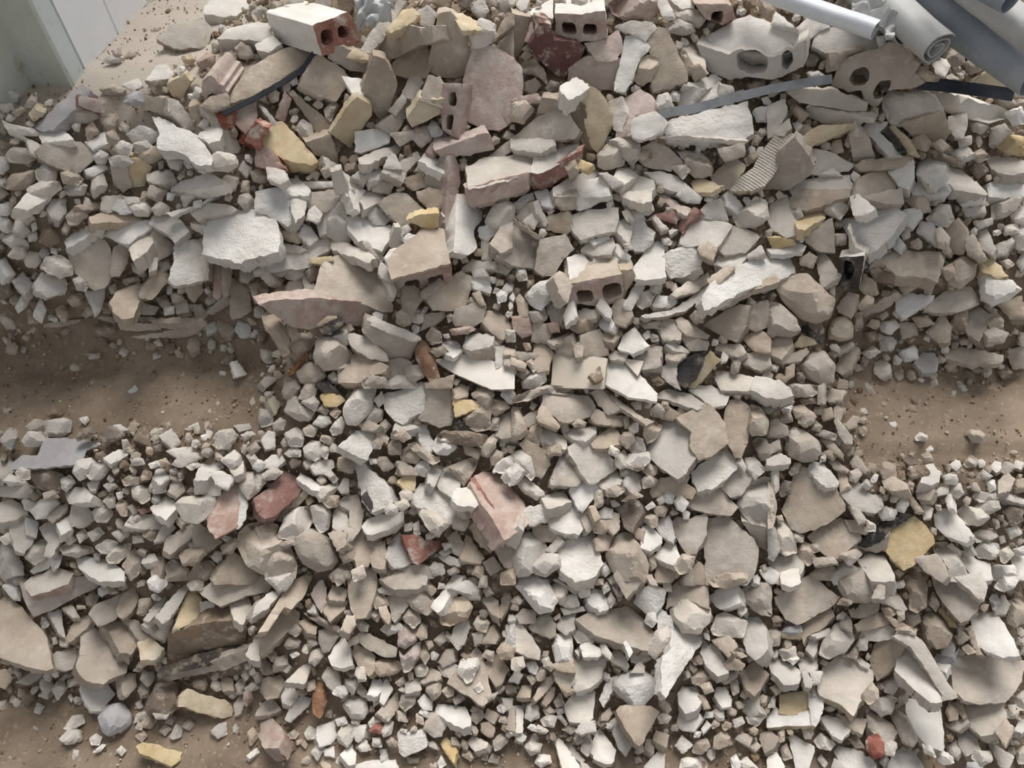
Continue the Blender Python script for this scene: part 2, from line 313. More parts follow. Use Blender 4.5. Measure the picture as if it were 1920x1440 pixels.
DATA = """
@0 0
sD u 2:25,94 60,64 67,68 65,72 48,88 40,96 30,97#blue-grey plank lying slantwise at the left of the landing edge
hPP e13,-18,10:151,61 158,57 171,70 169,76 158,80 151,72;155,72 160,70 162,75 157,77#dusty pink brick end with a square hole, left of the pile
sW u 3:154,4 154,10 176,11 186,4 186,-2 160,-2#white broken slab at the edge of the landing, beside the topmost hollow brick
sGB u 1.5:152,14 159,23 154,34 146,35 132,35 123,31 118,28 128,20#large flat grey plaster sheet lying on the landing by the white door
sW u 4:163,28 171,21 192,17 200,18 204,30 190,29#thick white slab tucked against the left side of the hollow brick
sW u 1:110,60 118,50 125,48 131,56 124,62
+sY f 2:126,63 138,57 142,62 136,74 130,72
+sT f 1:111,62 126,60 125,72 118,72
sG mr 2:126,73 134,76 140,85 146,96 140,97 128,85
sB f 2:107,73 124,74 128,90 118,84 107,82
sS u 2:114,87 123,90 136,97 148,101 158,118 157,122 145,121 137,113 118,110 120,100#long stuccoed white slab sloping down right of centre in the left rubble
sS u 2:149,101 161,92 166,97 164,105 157,106
sG mr 2:151,79 160,82 168,92 175,102 183,113 165,115 165,102 158,90
sPR m 3:178,78 192,75 192,92 185,100 177,92
+sR f 3:186,100 192,92 193,112 181,107
cR m 3:162,83 168,81 177,84 176,94 168,96 163,88
sS m 3:95,101 104,95 117,99 118,105 104,111
cW m 3:86,109 92,106 99,109 97,116 90,117
sPR mr 4:60,71 78,76 77,84 72,83 60,79#small half brick with a dark red broken end beside the fallen plank
cG m 3:50,88 55,82 71,82 73,88 66,92 54,92
cY m 3:22,85 28,78 34,80 33,85 26,90
cB m 3:19,79 24,71 27,70 27,77 23,80
cW m 2:2,90 8,93 24,96 29,99 27,102 14,101 6,97
sW u 1.5:28,98 45,96 54,104 40,105 32,106
sB m 4:27,113 38,105 60,107 69,112 71,118 60,128 50,128 40,123 30,118#big cream slab with a stained top edge in the left rubble
sW u 2:64,106 78,99 81,103 80,107 70,111
sW m 1:7,98 12,100 31,108 28,116 22,113 20,106
cG m 3:5,116 10,111 22,112 26,120 20,122 8,121
cW m 3:0,118 5,118 6,126 2,130 -3,128
sW u 2:64,127 78,121 80,126 72,130 66,130
sY f 3:95,125 99,120 108,122 113,126 108,139 99,140
sB f 3:83,126 94,124 98,140 92,144 86,138
cG m 3:123,115 133,114 139,119 134,127 128,125
sG u 2:111,130 127,127 131,134 120,137 111,135
sW u 2.5:130,138 155,130 167,135 165,138 140,143 128,143#flat bright white slab lying level in the left rubble
cG m 4:155,120 164,114 176,117 178,124 170,128 160,127
cB m 4:3,138 10,131 26,128 26,136 18,141 6,142
cG m 4:20,142 32,136 44,136 46,142 38,147 26,147
cG m 3:27,128 34,123 42,128 41,137 33,137 28,134
cB m 3:46,130 54,128 62,134 58,139 48,137
cG m 3:48,141 55,136 65,139 62,146 52,146
cB m 3:80,100 85,98 89,104 86,109 81,106
cW m 3:70,117 75,113 81,116 79,122 73,122
sW u 1.5:92,63 103,59 106,64 100,67
cB m 2:75,67 84,64 94,67 92,71 80,71
cD m 3:93,77 100,69 108,70 108,77 100,79
cY m 2:137,43 142,41 146,45 143,48 139,47
cP m 2:148,46 155,40 161,42 160,49 151,52
cW m 3:0,66 6,67 14,71 12,76 2,76
cG m 2:0,79 8,78 10,82 3,84
cP m 2:84,38 89,37 91,41 87,42
cG m 2:78,45 85,41 91,44 89,47 80,47
sB m 2.5:151,79 158,73 170,70 171,74 171,80 160,82
cG m 2:100,108 110,106 115,111 108,116 102,114
cG m 3:82,118 93,116 100,121 94,125 84,124
cB m 3:100,112 118,110 122,118 112,122 103,120
@480 0
hRW e-35,-10,15:43,19 57,14 69,9 72,12 78,31 74,36 55,41 50,42;49,25 53,22 58,23 59,31 55,34 51,34;61,22 64,19 69,20 71,26 67,29 62,28#topmost hollow brick with two round-cornered holes and a whitened top
hPP e8,0,6:140,62 155,63 154,84 152,104 146,102 139,97 138,80;145,69 150,69 150,80 144,79;143,86 148,86 147,98 142,97#dark red hollow brick end standing beside the big dusty pink block
sB m 2:-20,70 -22,78 0,70 30,52 44,40 24,35 10,42 -2,50#long weathered grey-brown slab leaning below the topmost hollow brick
sW u 2:0,33 12,26 18,32 10,38 2,37
sBG m 5:33,63 43,42 50,43 65,52 70,60 60,75 48,71#smooth square beige block below the topmost hollow brick
sBB f 3:57,36 66,36 80,41 87,43 85,54 70,52 55,44
+sYY u 1:57,33 66,34 75,37 86,42 84,45 75,43 68,42 58,38
sW m 1:65,57 81,60 80,72 75,74
sB f 3:88,43 97,46 102,55 105,64 100,82 94,92 86,78 79,72 82,62#upright beige slab with a grey top between beige block and lined block
sY f 2:56,100 70,80 76,74 86,80 86,88 78,98 74,105 70,110 60,102#upright yellow backed plate in front of the beige slab
sW m 1.5:75,99 90,97 100,101 99,107 80,114 75,113#clean five-sided cream tile piece below the upright yellow plate
sG u 2:78,117 105,108 109,110 106,114 85,122 78,121
sB m 2:92,94 110,80 128,57 131,56 130,60 115,82 113,88 105,100 98,98
sG m 1.5:100,82 110,70 112,76 105,86
sG m 2:109,72 115,58 122,57 125,62 118,73
sY f 3:118,95 114,88 124,75 135,76 144,74 138,85 128,90
sB m 3:124,75 130,57 138,58 145,72 140,80
sP m 7:155,83 156,60 161,42 168,31 180,37 193,44 199,52 199,72 195,86 189,92 182,97 170,95 158,89#big dusty pink block standing in the middle of the upper pile
sB f 5:130,48 134,30 137,12 146,10 155,20 160,40 157,55 150,58 140,57 131,53#upright block with vertical lines and a yellow hollow top
+sYY u 1:146,10 155,10 168,18 168,22 155,21
cG m 4:160,24 168,14 178,18 180,28 172,34 162,36
sB f 5:97,25 110,18 122,22 130,20 132,32 120,34 104,43 95,44 87,38#broad beige chunk with a yellow broken top at the head of the pile
+sYY u 2:97,22 110,8 118,7 122,12 112,18 102,23
sG m 2:120,10 128,4 135,10 132,20 124,18
sG m 2:79,36 88,22 100,8 108,-1 112,2 105,12 97,25 92,32 85,39
sB m 4:103,48 116,34 128,36 131,50 127,57 120,60 104,55
sP m 2:15,88 22,70 26,75 22,90
sB m 3:24,70 28,68 40,80 56,92 55,100 44,98 36,84
cB m 3:30,96 35,90 41,94 43,102 36,104
sY m 3:3,104 13,92 20,92 32,105 46,120 40,123 30,121 14,115 4,108#yellow-faced hollowed slab right of the red brick corner
sB f 2:13,115 30,122 35,130 25,126
sG m 1.5:3,79 8,82 16,92 12,93
sR f 3:-8,105 0,92 9,97 3,105 5,115
sPR m 4:0,107 10,112 20,125 10,126 0,124
sB f 3:38,107 56,102 60,115 62,125 45,116
sG m 1.5:51,117 63,124 62,126 55,127
sG u 1.5:8,125 20,128 23,134 18,137 9,134
sS u 2:19,136 30,132 40,142 38,146 22,146
sW u 1.5:35,136 59,136 60,140 38,141
sG f 2:57,131 64,128 70,145 60,146
sW mr 2:66,128 80,142 79,147 69,146
sG m 2:72,132 83,124 86,130 82,136
sW m 2:82,126 87,122 95,128 96,132 85,135
sG m 2:96,126 100,116 104,116 109,126
sG u 2:95,129 99,124 112,130 110,136
sB m 2:86,136 104,135 100,145 88,143
sG m 2:107,122 120,114 123,118 112,129
sW u 2:123,120 128,114 146,123 142,130 130,124
sB f 3:128,127 140,123 144,133 143,146 127,140
sB m 2:110,135 127,128 127,140 118,142
sP f 3:135,113 170,101 174,101 178,112 160,116 140,118#flat pink brick face lying below the big dusty pink block
sP m 2:128,112 140,97 144,103 141,108 134,114
sB m 2:181,35 193,20 193,42
sB m 2:178,30 188,10 193,11 193,18
cP m 3:120,97 129,95 131,105 124,110 118,104
sB m 2:101,100 117,98 119,103 108,109
cB m 3:49,128 54,124 57,130 52,133
@960 0
sGP u 4:-34,124 -20,118 0,116 17,111 18,120 14,129 -4,134 -32,141#long dusty brick lying level in the middle of the upper pile
+sP f 3:-33,141 -4,134 12,130 12,142 -2,147 -30,155
sGR u 4:18,115 35,112 48,108 52,113 48,117 20,130 15,128#whitened brick with a bright red broken side in the middle
+sR f 3:9,133 20,130 51,114 49,126 40,131 25,142 12,140
hPW e0,-13,13:32,10 52,11 70,8 72,28 62,31 33,33;37,17 47,17 49,26 38,26;54,18 63,18 64,26 53,26#pale twin-holed hollow brick lying on top of the pile, end facing out
hPP e-6,-8,9:137,3 165,3 168,14 158,19 145,14;150,9 158,8 159,12 157,18 149,17#dusty brick with one square hole at the top edge
sWG u 3:138,32 152,24 165,17 178,12 188,15 205,22 217,28 219,31 210,36 200,41 192,42 180,39 170,38 163,41 150,37 142,37#big whitened block with two round hollows in the upper right
+hGG e6,-12,9:138,33 150,37 163,41 172,37 192,43 206,41 219,33 219,50 206,56 195,60 180,58 163,60 147,54;168,41 174,38 184,38 192,44 191,54 178,56 169,52;202,41 206,38 210,40 211,46 206,53 202,51
sM f 4:14,34 22,18 30,20 32,32 48,32 54,36 50,44 42,60 34,56 22,45#dark maroon brick under the end of the twin-holed hollow brick
sP m 2:10,30 15,15 24,18 16,32
sB f 4:0,11 14,14 12,25 6,40 0,44
sW u 1:11,10 30,-1 30,13
cP m 4:73,3 80,-2 108,-2 112,8 100,13 85,15 76,10
sW m 1:108,-1 115,-1 120,8 120,11 113,11
sW u 1:118,-1 136,-1 136,5 128,5
cG m 4:121,10 130,8 140,8 145,14 140,20 128,18
cG m 3:116,19 125,15 135,18 137,24 128,26 118,24
sG m 2:78,20 90,16 105,17 108,21 100,30 92,26
sW m 2:85,28 92,25 98,28 103,36 100,40 95,44 90,60 85,68 77,67 78,60 83,42#tall white slab leaning upright right of the twin-holed hollow brick
cB m 3:96,46 102,42 108,44 109,50 104,60 98,64 92,60
sBG m 4:102,28 110,21 116,22 124,40 131,55 131,60 118,65 106,68 105,60 110,50 104,40#tall beige slab with a pale yellow edge beside the white leaning slab
sP f 5:43,51 54,44 64,42 80,44 78,58 76,68 60,65 43,61
sP m 3:55,32 70,30 80,22 82,35 78,44 64,45
cB m 3:8,48 18,45 24,54 26,63 20,57 10,55
sB m 1.5:132,50 140,49 145,55 137,60
sS u 1.5:129,63 152,56 157,59 147,66
sS m 2:124,74 127,64 136,64 143,67 134,78 126,80
sS m 2:139,77 140,73 150,63 156,62 157,71 145,76
sG m 1.5:156,63 165,65 166,68 156,72
cG m 2:127,40 131,39 136,46 132,48
sG m 2:128,34 138,33 144,44 145,51 138,48
sY f 2:54,66 58,65 66,70 71,76 74,85 75,94 70,104 65,114 60,110 56,95 54,80#upright leaf-shaped yellow slab in the centre of the upper pile
+sT f 1:41,78 48,76 55,80 57,96 62,112 54,110 48,95
+sW u 3:37,64 46,59 52,60 58,65 50,70 44,73 38,69
sG m 2:72,76 82,73 85,85 82,98 76,96
sP m 4:82,75 96,68 104,72 110,82 100,86 92,90 90,100 78,102#pinkish brick lump with a burnt dark hollow left of the metal strip
sW m 2:90,92 93,87 107,84 112,88 116,92 112,98 98,104 91,102#white angular slab at the left end of the metal strip
sS u 2.5:113,96 121,89 140,85 160,80 176,76 179,88 181,99 172,104 150,104 135,103 118,102#broad rough white slab lying under the metal strip
+sG f 1:109,104 118,101 176,106 173,109
cG m 4:73,106 82,103 90,101 95,107 95,118 90,124 82,115
cG m 4:65,116 72,108 80,108 85,112 83,124 70,127 65,124
sB m 3:-18,117 0,104 20,88 40,80 44,90 50,98 45,104 30,105 10,106 -10,120#wide beige shard left of the upright leaf-shaped yellow slab
sB f 2:18,88 23,74 42,77 42,82
sG u 2:0,104 30,104 32,108 20,113 0,111
sY m 1.5:50,119 60,123 55,127 50,125
sB m 3:95,112 106,107 118,112 128,122 118,128 100,124 94,118
sWB u 2:124,114 140,113 149,121 148,125 136,122 128,119
+sBB f 2:130,120 148,126 149,132 138,133 131,128
sY u 1:135,137 142,134 158,139 148,143 138,143#thin bright yellow flake lying flat left of the grooved block
sB m 3:150,132 165,117 175,125 165,140 152,140
sVB m 4:164,142 172,132 182,125 187,115 192,108 200,99 210,101 212,105 203,116 197,128 190,138 180,142#block with deep parallel grooves on its pale face
+sB f 3:200,115 212,104 222,118 225,124 222,132 207,142 192,142 184,141 195,130
sG u 3:32,140 45,133 60,126 65,130 55,138 50,146 32,146
sW m 2:52,142 56,136 70,131 73,146 55,147
sW m 2:75,142 88,134 93,131 105,135 106,140 100,146
sW u 2:77,132 80,126 88,126 94,131 84,137
sW u 2:100,129 112,128 122,132 130,138 135,145 115,140
sG m 1.5:66,130 72,130 85,138 75,140
cG m 2:120,125 130,124 133,128 128,134
cB m 2:94,115 104,113 104,118 98,120
cB m 3:40,125 47,120 50,128 44,134
cG m 3:110,72 117,70 121,80 115,83 108,80
sB m 2:155,112 174,107 174,116 160,120
cB m 3:0,78 12,75 16,82 8,92 0,90
sP m 3:-2,74 18,70 22,76 6,78
@1440 0
hBB e3,-4,6:47,64 53,47 65,41 85,36 90,32 96,32 104,38 108,46 114,48 110,55 118,62 110,66 90,68 86,70 85,76 80,81 72,76 70,68 60,69;60,60 64,53 72,50 76,53 76,59 72,64 64,65;80,66 84,61 92,60 92,64 88,72 80,75 78,71#knobbly cream block with two deep eye-like holes at the upper right
sW m 2:20,22 32,12 40,14 46,20 38,22 30,30
sW u 3:34,34 38,22 60,20 75,22 80,23 84,34 70,38 55,36 45,39#rough cream slab in front of the white tube
+cB f 4:45,39 60,37 84,35 60,43 52,52 44,54
sG f 2:15,70 22,67 50,68 62,73 74,77 73,83 60,83 40,79 25,77#pair-layered grey slab pointing out under the metal strip
sG f 2:29,82 33,80 45,83 80,89 78,92 60,95 40,92 30,88
cG m 5:86,68 90,66 100,70 115,66 125,72 131,82 128,86 115,88 105,90 100,94 92,92 87,82
+sB f 4:100,94 118,88 132,85 136,100 128,112 110,103
cW m 3:115,66 140,69 160,76 178,82 180,88 165,92 150,88 135,84 125,74
sY m 2:150,64 166,52 176,54 178,62 182,67 170,68#yellow triangular scrap beside the big grey roll
cB m 3:108,55 116,50 128,58 127,61 115,60
sW m 1.5:136,88 149,84 149,92 146,103 141,102 136,96#small clean white tile shard standing at the far right of the pile
cG m 2:152,93 160,91 165,95 160,100 154,98
sG m 2:167,97 177,93 181,98 174,104 166,108
sY m 2:22,105 38,95 48,94 66,93 60,98 40,106 28,113#pale yellow slab leaning right of the grooved block
sG m 2:70,97 75,92 90,92 84,100 95,110 102,115 90,116 82,106
sY m 2:90,96 95,94 104,104 110,115 100,114
sK m 1:84,97 90,96 102,112 98,114
sB f 3:62,104 68,98 76,106 80,118 65,122
cB m 3:108,105 116,100 122,107 118,113 110,110
cT m 3:122,113 130,114 147,122 145,126 128,120
sG m 1.5:136,114 148,109 154,115 145,118
sS m 2:113,121 118,119 133,121 133,126 130,130 120,136 112,130
sS m 2:109,140 120,129 130,129 140,137 135,146 110,146
sG u 2:130,127 145,127 155,135 165,145 140,141
sG u 3:164,118 175,117 192,120 194,128 178,130 168,126
cY m 4:172,103 180,101 192,103 193,116 180,115 172,110
sG m 4:29,118 35,112 50,116 64,124 60,128 45,131 33,130
sB u 2:66,123 75,119 108,117 110,122 95,126 72,128
sW m 3:90,127 109,120 109,132 105,141 98,138 94,132
sBG u 3:68,134 85,126 92,132 98,147 66,147#tan slab with faint grooves right of the grooved block
sG u 3:17,142 25,135 60,131 63,138 60,147 20,147
sW u 2:40,130 48,126 56,132
sW u 3:165,138 175,135 193,138 193,147 167,147
sG m 3:0,80 13,75 14,84 10,92 15,88 17,95 12,101 0,103
sW m 1:82,28 88,27 88,34 84,35
cB m 2:132,59 138,56 145,61 138,64
cB m 3:122,108 130,105 136,110 130,114
cG m 2:143,104 152,102 152,108 144,110
cB m 2:150,117 160,112 166,118 158,122
cW m 3:178,85 190,80 193,92 184,94
cB m 3:168,75 178,72 188,78 178,80
cG m 2:182,64 192,62 192,72 184,72
sW m 1.5:3,18 20,20 22,22 6,8#small pale scrap under the white tube
@0 360
sW u 2:11,11 22,0 30,-3 40,-2 38,3 22,12
sG m 2:8,16 14,12 22,14 25,19 19,24 10,19
cW m 2:0,10 6,8 9,11 6,17 0,17
cW m 3:0,19 6,20 10,24 10,29 4,29 0,27
sG m 1.5:12,22 15,21 22,29 18,31 11,29
cG m 3:2,36 8,31 16,32 21,39 19,43 10,42
sG m 2:36,12 40,6 49,5 49,15 44,20 38,17
cB m 3:50,18 56,12 64,13 65,18 58,23 52,24
sB m 1:57,10 76,7 76,12 64,13
sG m 2:77,4 90,2 93,5 90,10 82,15 76,13
sS m 1:84,12 90,6 95,8 98,15 90,16
sG u 1:93,3 103,4 104,7 96,8
cG m 3:97,11 107,6 114,13 111,18 102,17
cG m 3:114,13 120,7 127,12 126,16 118,17
sW u 1:125,15 148,9 163,-2 164,2 152,8 130,18
sG u 3:143,15 155,8 172,10 177,13 172,16 154,18 150,22
sS u 3:152,45 153,20 160,17 192,13 199,15 205,20 209,36 207,44 190,48 180,52 166,49 156,47#large square white tile piece with a pebbly stuccoed face, left of centre
sG f 1.5:143,24 153,26 152,32 144,28
sB m 2:68,18 80,15 104,16 106,20 90,22 70,23
sW u 3:77,31 84,26 100,23 114,21 116,23 106,31 96,38 88,36
sG u 3:97,42 104,34 112,30 114,38 110,43 100,50
sG u 2:110,24 118,17 130,17 140,28 130,37 125,30 116,26
sB m 3:111,40 116,28 119,28 126,36 132,43 119,51 113,47
sB m 4:50,44 54,38 60,38 69,33 78,37 82,44 83,55 82,64 78,71 70,73 63,67 57,60 53,52#big smooth egg-shaped grey slab at the edge of the left dusty step
sB m 3:83,58 86,42 92,38 96,41 95,53 90,62 84,63
sW u 2:49,36 56,30 64,26 68,30 60,35 54,39 50,42
cG m 3:64,27 72,25 78,28 76,34 69,33
sS m 2:131,39 148,36 151,35 151,48 152,65 140,68 132,69 127,65 131,54#upright speckled cream block below the pebbly tile piece
+sG m 2:151,46 156,48 156,65 150,66
cG m 4:31,56 35,49 45,48 54,54 54,62 45,64 36,60
sS m 2:27,70 32,61 37,63 47,63 50,69 48,75 36,78 28,74#small white lump with a scalloped edge above the left dusty step
sG m 1.5:64,76 70,75 78,73 77,81 74,90 71,93 69,84
cG m 2:55,66 60,64 65,70 64,74 58,73
sB mr 2:105,77 107,72 118,60 122,57 126,62 125,68 115,79 107,79
sB m 2:83,82 90,73 104,68 106,72 104,80 100,92 92,94 86,90
sP m 1.5:160,54 166,53 169,63 170,70 163,80 160,78 161,65
+sB m 2:166,53 175,54 172,75 168,78
sB f 2:155,91 166,80 173,80 172,84 160,92
sB m 3:173,92 173,70 180,69 186,74 188,88 182,92 174,95
sB m 2:187,70 193,67 193,78 189,76
sG m 2:129,82 139,81 141,89 133,91
cW m 1.5:123,86 130,86 130,91 124,92
cB m 2:117,80 124,78 128,84 122,86
sB u 1.5:103,93 120,94 150,94 152,96 140,98 120,97
sB f 1:91,99 112,99 122,98 120,103 104,104 92,103
sB f 1:99,109 130,105 152,100 151,104 138,109 110,110#thin broken plaster strip edge on the left dusty step
sB f 1:33,99 48,97 60,96 58,98 44,101 34,101
sW m 1:174,128 178,127 185,136 177,138#tiny white four-sided chip at the right end of the left dusty step
cT m 2:70,100 78,97 84,98 88,105 80,108 72,106
cB m 2:73,94 80,92 87,95 84,98
cT m 3:166,128 170,123 176,123 174,130
cW m 2:12,86 16,79 22,76 23,79 18,87 14,90
cG m 3:6,48 12,41 18,42 20,48 14,50
cG m 3:18,50 22,45 29,46 30,52 26,56 20,55
cG m 2:118,53 126,50 128,56 122,59
cB m 2:128,76 136,76 138,81 130,82
cW m 1:82,72 86,69 87,74 84,76
sB m 2:140,72 150,68 152,74 146,82 142,78
cG m 2:66,122 74,121 74,124 68,125
sB m 1.5:94,65 104,63 105,66 98,67
sG m 2:112,48 118,50 117,57 112,59
@480 360
hPB e-4,-30,14:100,64 120,60 145,53 147,58 148,67 140,72 125,74 106,80 103,70;111,68 122,66 124,72 113,75;129,65 140,62 141,67 130,70#embedded hollow brick with broken holes left of centre
+sB u 0.6:99,51 104,44 120,33 125,27 140,28 145,53 125,58 102,64
sS m 3:0,0 22,-4 25,5 27,18 28,22 23,25 12,18 0,14#rough grey plaster slab right above the pebbly tile piece
sG m 2:26,4 33,1 38,2 36,16 30,22 28,16
sB m 3:37,1 60,-2 62,5 58,10 52,14 46,12 38,10
sS m 1:40,14 44,11 49,16 46,22 38,20
sG m 3:46,22 48,16 60,4 66,10 68,22 56,20 54,30 48,32
sG f 3:54,22 60,20 68,24 70,38 62,37 54,33
sG f 3:62,0 72,-1 74,6 74,17 66,14
sW mr 2:70,-2 82,-1 77,8 78,15 74,12
sG u 2:77,3 84,-2 95,0 96,5 88,8 82,12
sG m 2:84,16 88,8 94,14 100,20 96,24 88,23
sW u 2:68,19 72,17 83,18 92,25 100,24 100,33 94,43 86,40 78,36 70,28#rounded white plate dished like a broken bowl left of the embedded hollow brick
sB m 2.5:92,8 98,4 106,1 113,2 128,14 120,20 110,25 100,17#coarse brown-grey textured slab tilted right of the white dished plate
sB m 3:121,0 130,-3 142,0 142,8 134,14 128,10 122,4
sY f 2:114,22 122,18 136,17 136,26 130,28
sS u 2:97,49 101,43 110,41 124,46 126,50 120,54 108,55 100,52#small pebbly white stucco piece lying on the embedded hollow brick
sS m 2:109,34 114,31 122,33 125,37 124,41 118,41 112,37
sG f 2:102,36 104,28 108,28 109,36 108,42 101,41
sG m 1.5:109,27 114,25 116,28 110,33
sG mr 2:80,37 84,37 97,49 94,52 86,45
sG m 2:55,35 62,36 76,41 89,49 84,52 72,47 64,45 57,42
sB m 3:44,75 48,62 50,55 57,49 70,47 80,50 90,57 94,63 98,76 102,84 102,89 95,89 82,83 66,80 50,78#large fan-shaped beige slab in the centre left of the pile
sG m 1.5:92,60 94,52 98,57 102,63 100,66 95,64
sG m 2:97,64 102,67 105,73 104,78 101,77
cB m 4:17,26 22,25 30,29 36,37 30,38 20,34
sW m 2:32,32 36,24 41,27 46,34 40,39
sG u 2:16,43 19,38 30,40 38,43 32,45
sS u 2:14,44 30,43 45,33 54,32 55,43 46,47 40,55 20,58 0,60 0,50#rough granular mortar slab under the pebbly tile piece
sY u 1:40,50 55,48 56,51 48,53 42,53
cS m 2:21,61 26,58 36,59 37,63 30,66 24,65
sT m 3:38,60 44,54 49,54 46,64 42,68
sG m 1.5:35,65 38,63 44,71 43,79 38,78
sG m 2:25,68 34,66 36,75 28,78 24,73
sB m 2:4,60 8,59 14,68 10,70 5,65
cB m 2:14,62 18,60 20,67 16,69
cB m 3:0,68 6,68 9,74 4,78 0,78
sPP f 3:3,85 12,82 50,81 78,83 87,90 86,96 82,101 70,100 58,98 40,103 30,102 10,90#long pink brick face showing under the fan-shaped slab
cB m 3:5,93 10,90 15,91 19,98 24,108 25,120 20,123 15,112 8,103#long thumb-shaped grey stone below the long pink brick face
sB m 1.5:23,103 28,100 33,106 27,109
cB m 4:25,114 30,107 40,106 45,112 40,118 30,120
sK m 1.5:48,102 53,98 62,94 66,98 56,106 50,106#black tarred scrap with an orange rim below the fan-shaped slab
+sY f 1:46,100 54,95 60,95 50,101
sB m 2:56,108 62,102 70,99 72,103 64,108
cB m 5:44,122 46,113 51,107 56,108 62,113 70,119 73,126 70,130 54,133 46,128#rounded cone-like grey lump below the black tarred scrap
sGB m 2:68,107 74,106 84,110 92,117 97,121 99,126 86,124 80,120 72,115
sG u 1:87,93 92,95 120,107 122,109 118,111 100,105 84,98
sB f 4:81,106 84,97 100,105 118,111 121,112 115,125 110,125 98,126 92,117 85,110#sloping beige block with a pale top edge in the middle of the pile
sB m 3:71,122 80,122 98,130 96,134 76,142 62,142 62,133 72,130
sB m 3:93,137 100,127 108,125 116,128 116,133 110,138 98,141
sG f 2:58,109 68,107 70,114 64,116
sP mr 3:143,50 143,24 144,-26 148,-27 153,-18 152,0 150,20 149,44 150,47 143,50
+sW mr 3:149,44 152,2 156,2 163,8 164,12 169,14 169,20 163,28 166,40 160,46
cG m 3:172,22 178,10 186,6 194,10 192,26 182,30 176,28
sS m 2:168,27 178,22 180,29 174,37 168,33
sG m 2:169,36 173,36 181,46 176,51 170,50
sB u 3:176,38 184,26 192,22 192,40 184,44
sG u 2:153,60 162,51 178,52 178,57 165,58
sG m 2:162,59 170,57 172,62 163,63
sB m 2:124,78 125,74 137,65 141,69 128,79
sB m 4:128,80 150,62 154,60 163,65 160,74 156,88 150,88 134,88#smooth sloping beige wedge right of the embedded hollow brick
sW m 1.5:162,68 164,64 174,63 176,72 175,75 165,72
sB m 2:110,78 111,72 118,70 122,74 124,80 118,90 112,88
cB m 3:106,92 112,86 117,88 116,98 110,100 106,97
cW m 2:117,94 120,89 126,90 126,96 122,98 118,97
sB f 1.5:126,100 128,93 140,90 142,94 134,99 124,104
sB m 4:148,96 150,88 164,83 172,86 170,96 160,101 150,100
sB m 3:171,98 175,89 184,92 192,100 189,106 185,110 178,105
sB m 1.5:163,76 168,75 172,84 168,84
cW m 1.5:181,77 184,74 188,76 187,81 182,83#small white holed piece with a dark centre in the middle of the pile
cO f 3:120,119 124,112 128,113 133,122 136,134 138,140 131,142 126,134 121,126#orange-brown splintered wood stub in the middle of the pile
cO m 1:24,136 37,121 38,124 28,136#thin orange wood splinter lying in grit left of the rounded cone-like lump
sW m 1:140,113 150,112 155,118 148,123 143,120
sG u 2:156,116 158,108 172,106 178,108 176,114 162,118
sB f 2:156,117 176,115 178,118 178,126 162,126
sG u 2:180,116 186,116 186,128 180,132
sXB u 1:134,126 158,122 176,127 193,133 193,147 176,147 150,136#smooth cream tile shard with a pointed left tip
cB m 3:80,142 86,138 96,139 98,146 82,147
cG m 3:98,142 106,138 116,139 122,147 98,147
sB m 3:130,143 145,138 148,137 146,147 128,147
cB m 3:132,102 138,106 139,112 132,114 128,108
cB m 4:31,135 40,128 48,130 52,138 46,144 34,143
cP m 2:146,103 160,101 164,103 158,106 148,107
cB m 2:130,118 140,116 144,120 136,123
cG m 2:187,104 194,104 194,112 188,112
sB m 1.5:187,116 194,118 194,122 187,121
sB u 2:186,124 194,123 194,130 187,129
cB m 3:112,132 122,130 126,138 118,142 113,139
@960 360
hPB e-6,-22,12:42,70 60,66 83,62 84,82 70,86 44,84 40,78;48,75 60,73 62,82 50,84;67,71 82,68 83,78 69,81#square-holed hollow brick half buried in the centre of the pile
sG m 2:3,18 11,6 16,9 17,15 9,22
cG m 3:1,10 8,4 15,1 16,6 8,10 3,16
sW u 2:17,0 26,-2 32,8 30,11 22,9
sG mr 2:17,8 20,7 27,22 25,25 20,16
sB m 3:34,2 48,-2 50,12 38,13 33,8
sW m 2:48,5 52,0 72,-4 74,2 60,10 52,13 50,12#white trapezoid slab above the cracked grey plates
sG u 3:44,18 58,14 79,12 79,22 76,29 62,31 52,35 46,28#broad oblong grey slab above the cracked grey plates
sB m 2:22,27 28,18 42,15 46,28 40,31
sG m 2:9,22 17,14 20,20 17,27
sB f 1.5:3,21 20,33 24,37 18,35 4,26
sB m 3:-10,48 -8,36 0,25 6,27 19,36 19,57 8,55 0,53#left half of two cracked grey plates with ridged faces
sB m 3:18,58 21,37 40,32 46,43 38,50 32,62 24,62#right half of two cracked grey plates with ridged faces
sW m 1.5:42,49 53,46 58,53 58,56 48,64 44,65#small clean white pentagon lying on a hollow brick
sG m 2:55,63 62,50 70,49 76,55 74,61 66,63
sG u 2:76,53 86,46 90,55 88,58 80,57
sG u 1.5:52,44 58,36 75,34 77,40 73,46 64,46
sW u 1:59,36 72,32 72,34 62,39
sW mr 2:76,41 80,39 89,48 87,50 82,48
sW u 2:79,23 84,21 90,26 88,38 84,34 79,28
sS u 2:90,22 98,20 101,27 107,30 105,36 98,43 92,43 88,38 92,28
sW m 2:91,57 97,50 103,40 109,37 113,40 115,63 100,65 92,64#tall cream triangular slab with a flat base in the centre of the pile
sS u 3:114,48 120,44 134,40 138,44 142,50 141,58 132,61 120,64 115,55#cream lump-topped plate beside the tall triangular slab
+sG f 2:115,56 120,63 140,58 142,62 130,70 118,65
cG m 2:84,40 88,38 90,42 86,44
sG m 2:82,6 86,4 97,10 98,16 88,20
sG u 2:82,0 104,-2 104,6 98,8 84,3
sG m 1.5:83,15 87,14 91,20 86,21
cG m 3:97,10 104,9 106,14 102,17 96,15
sP u 2:106,-2 118,4 134,12 131,17 124,14 112,4
sW u 2:124,2 132,-4 142,4 140,8 132,7
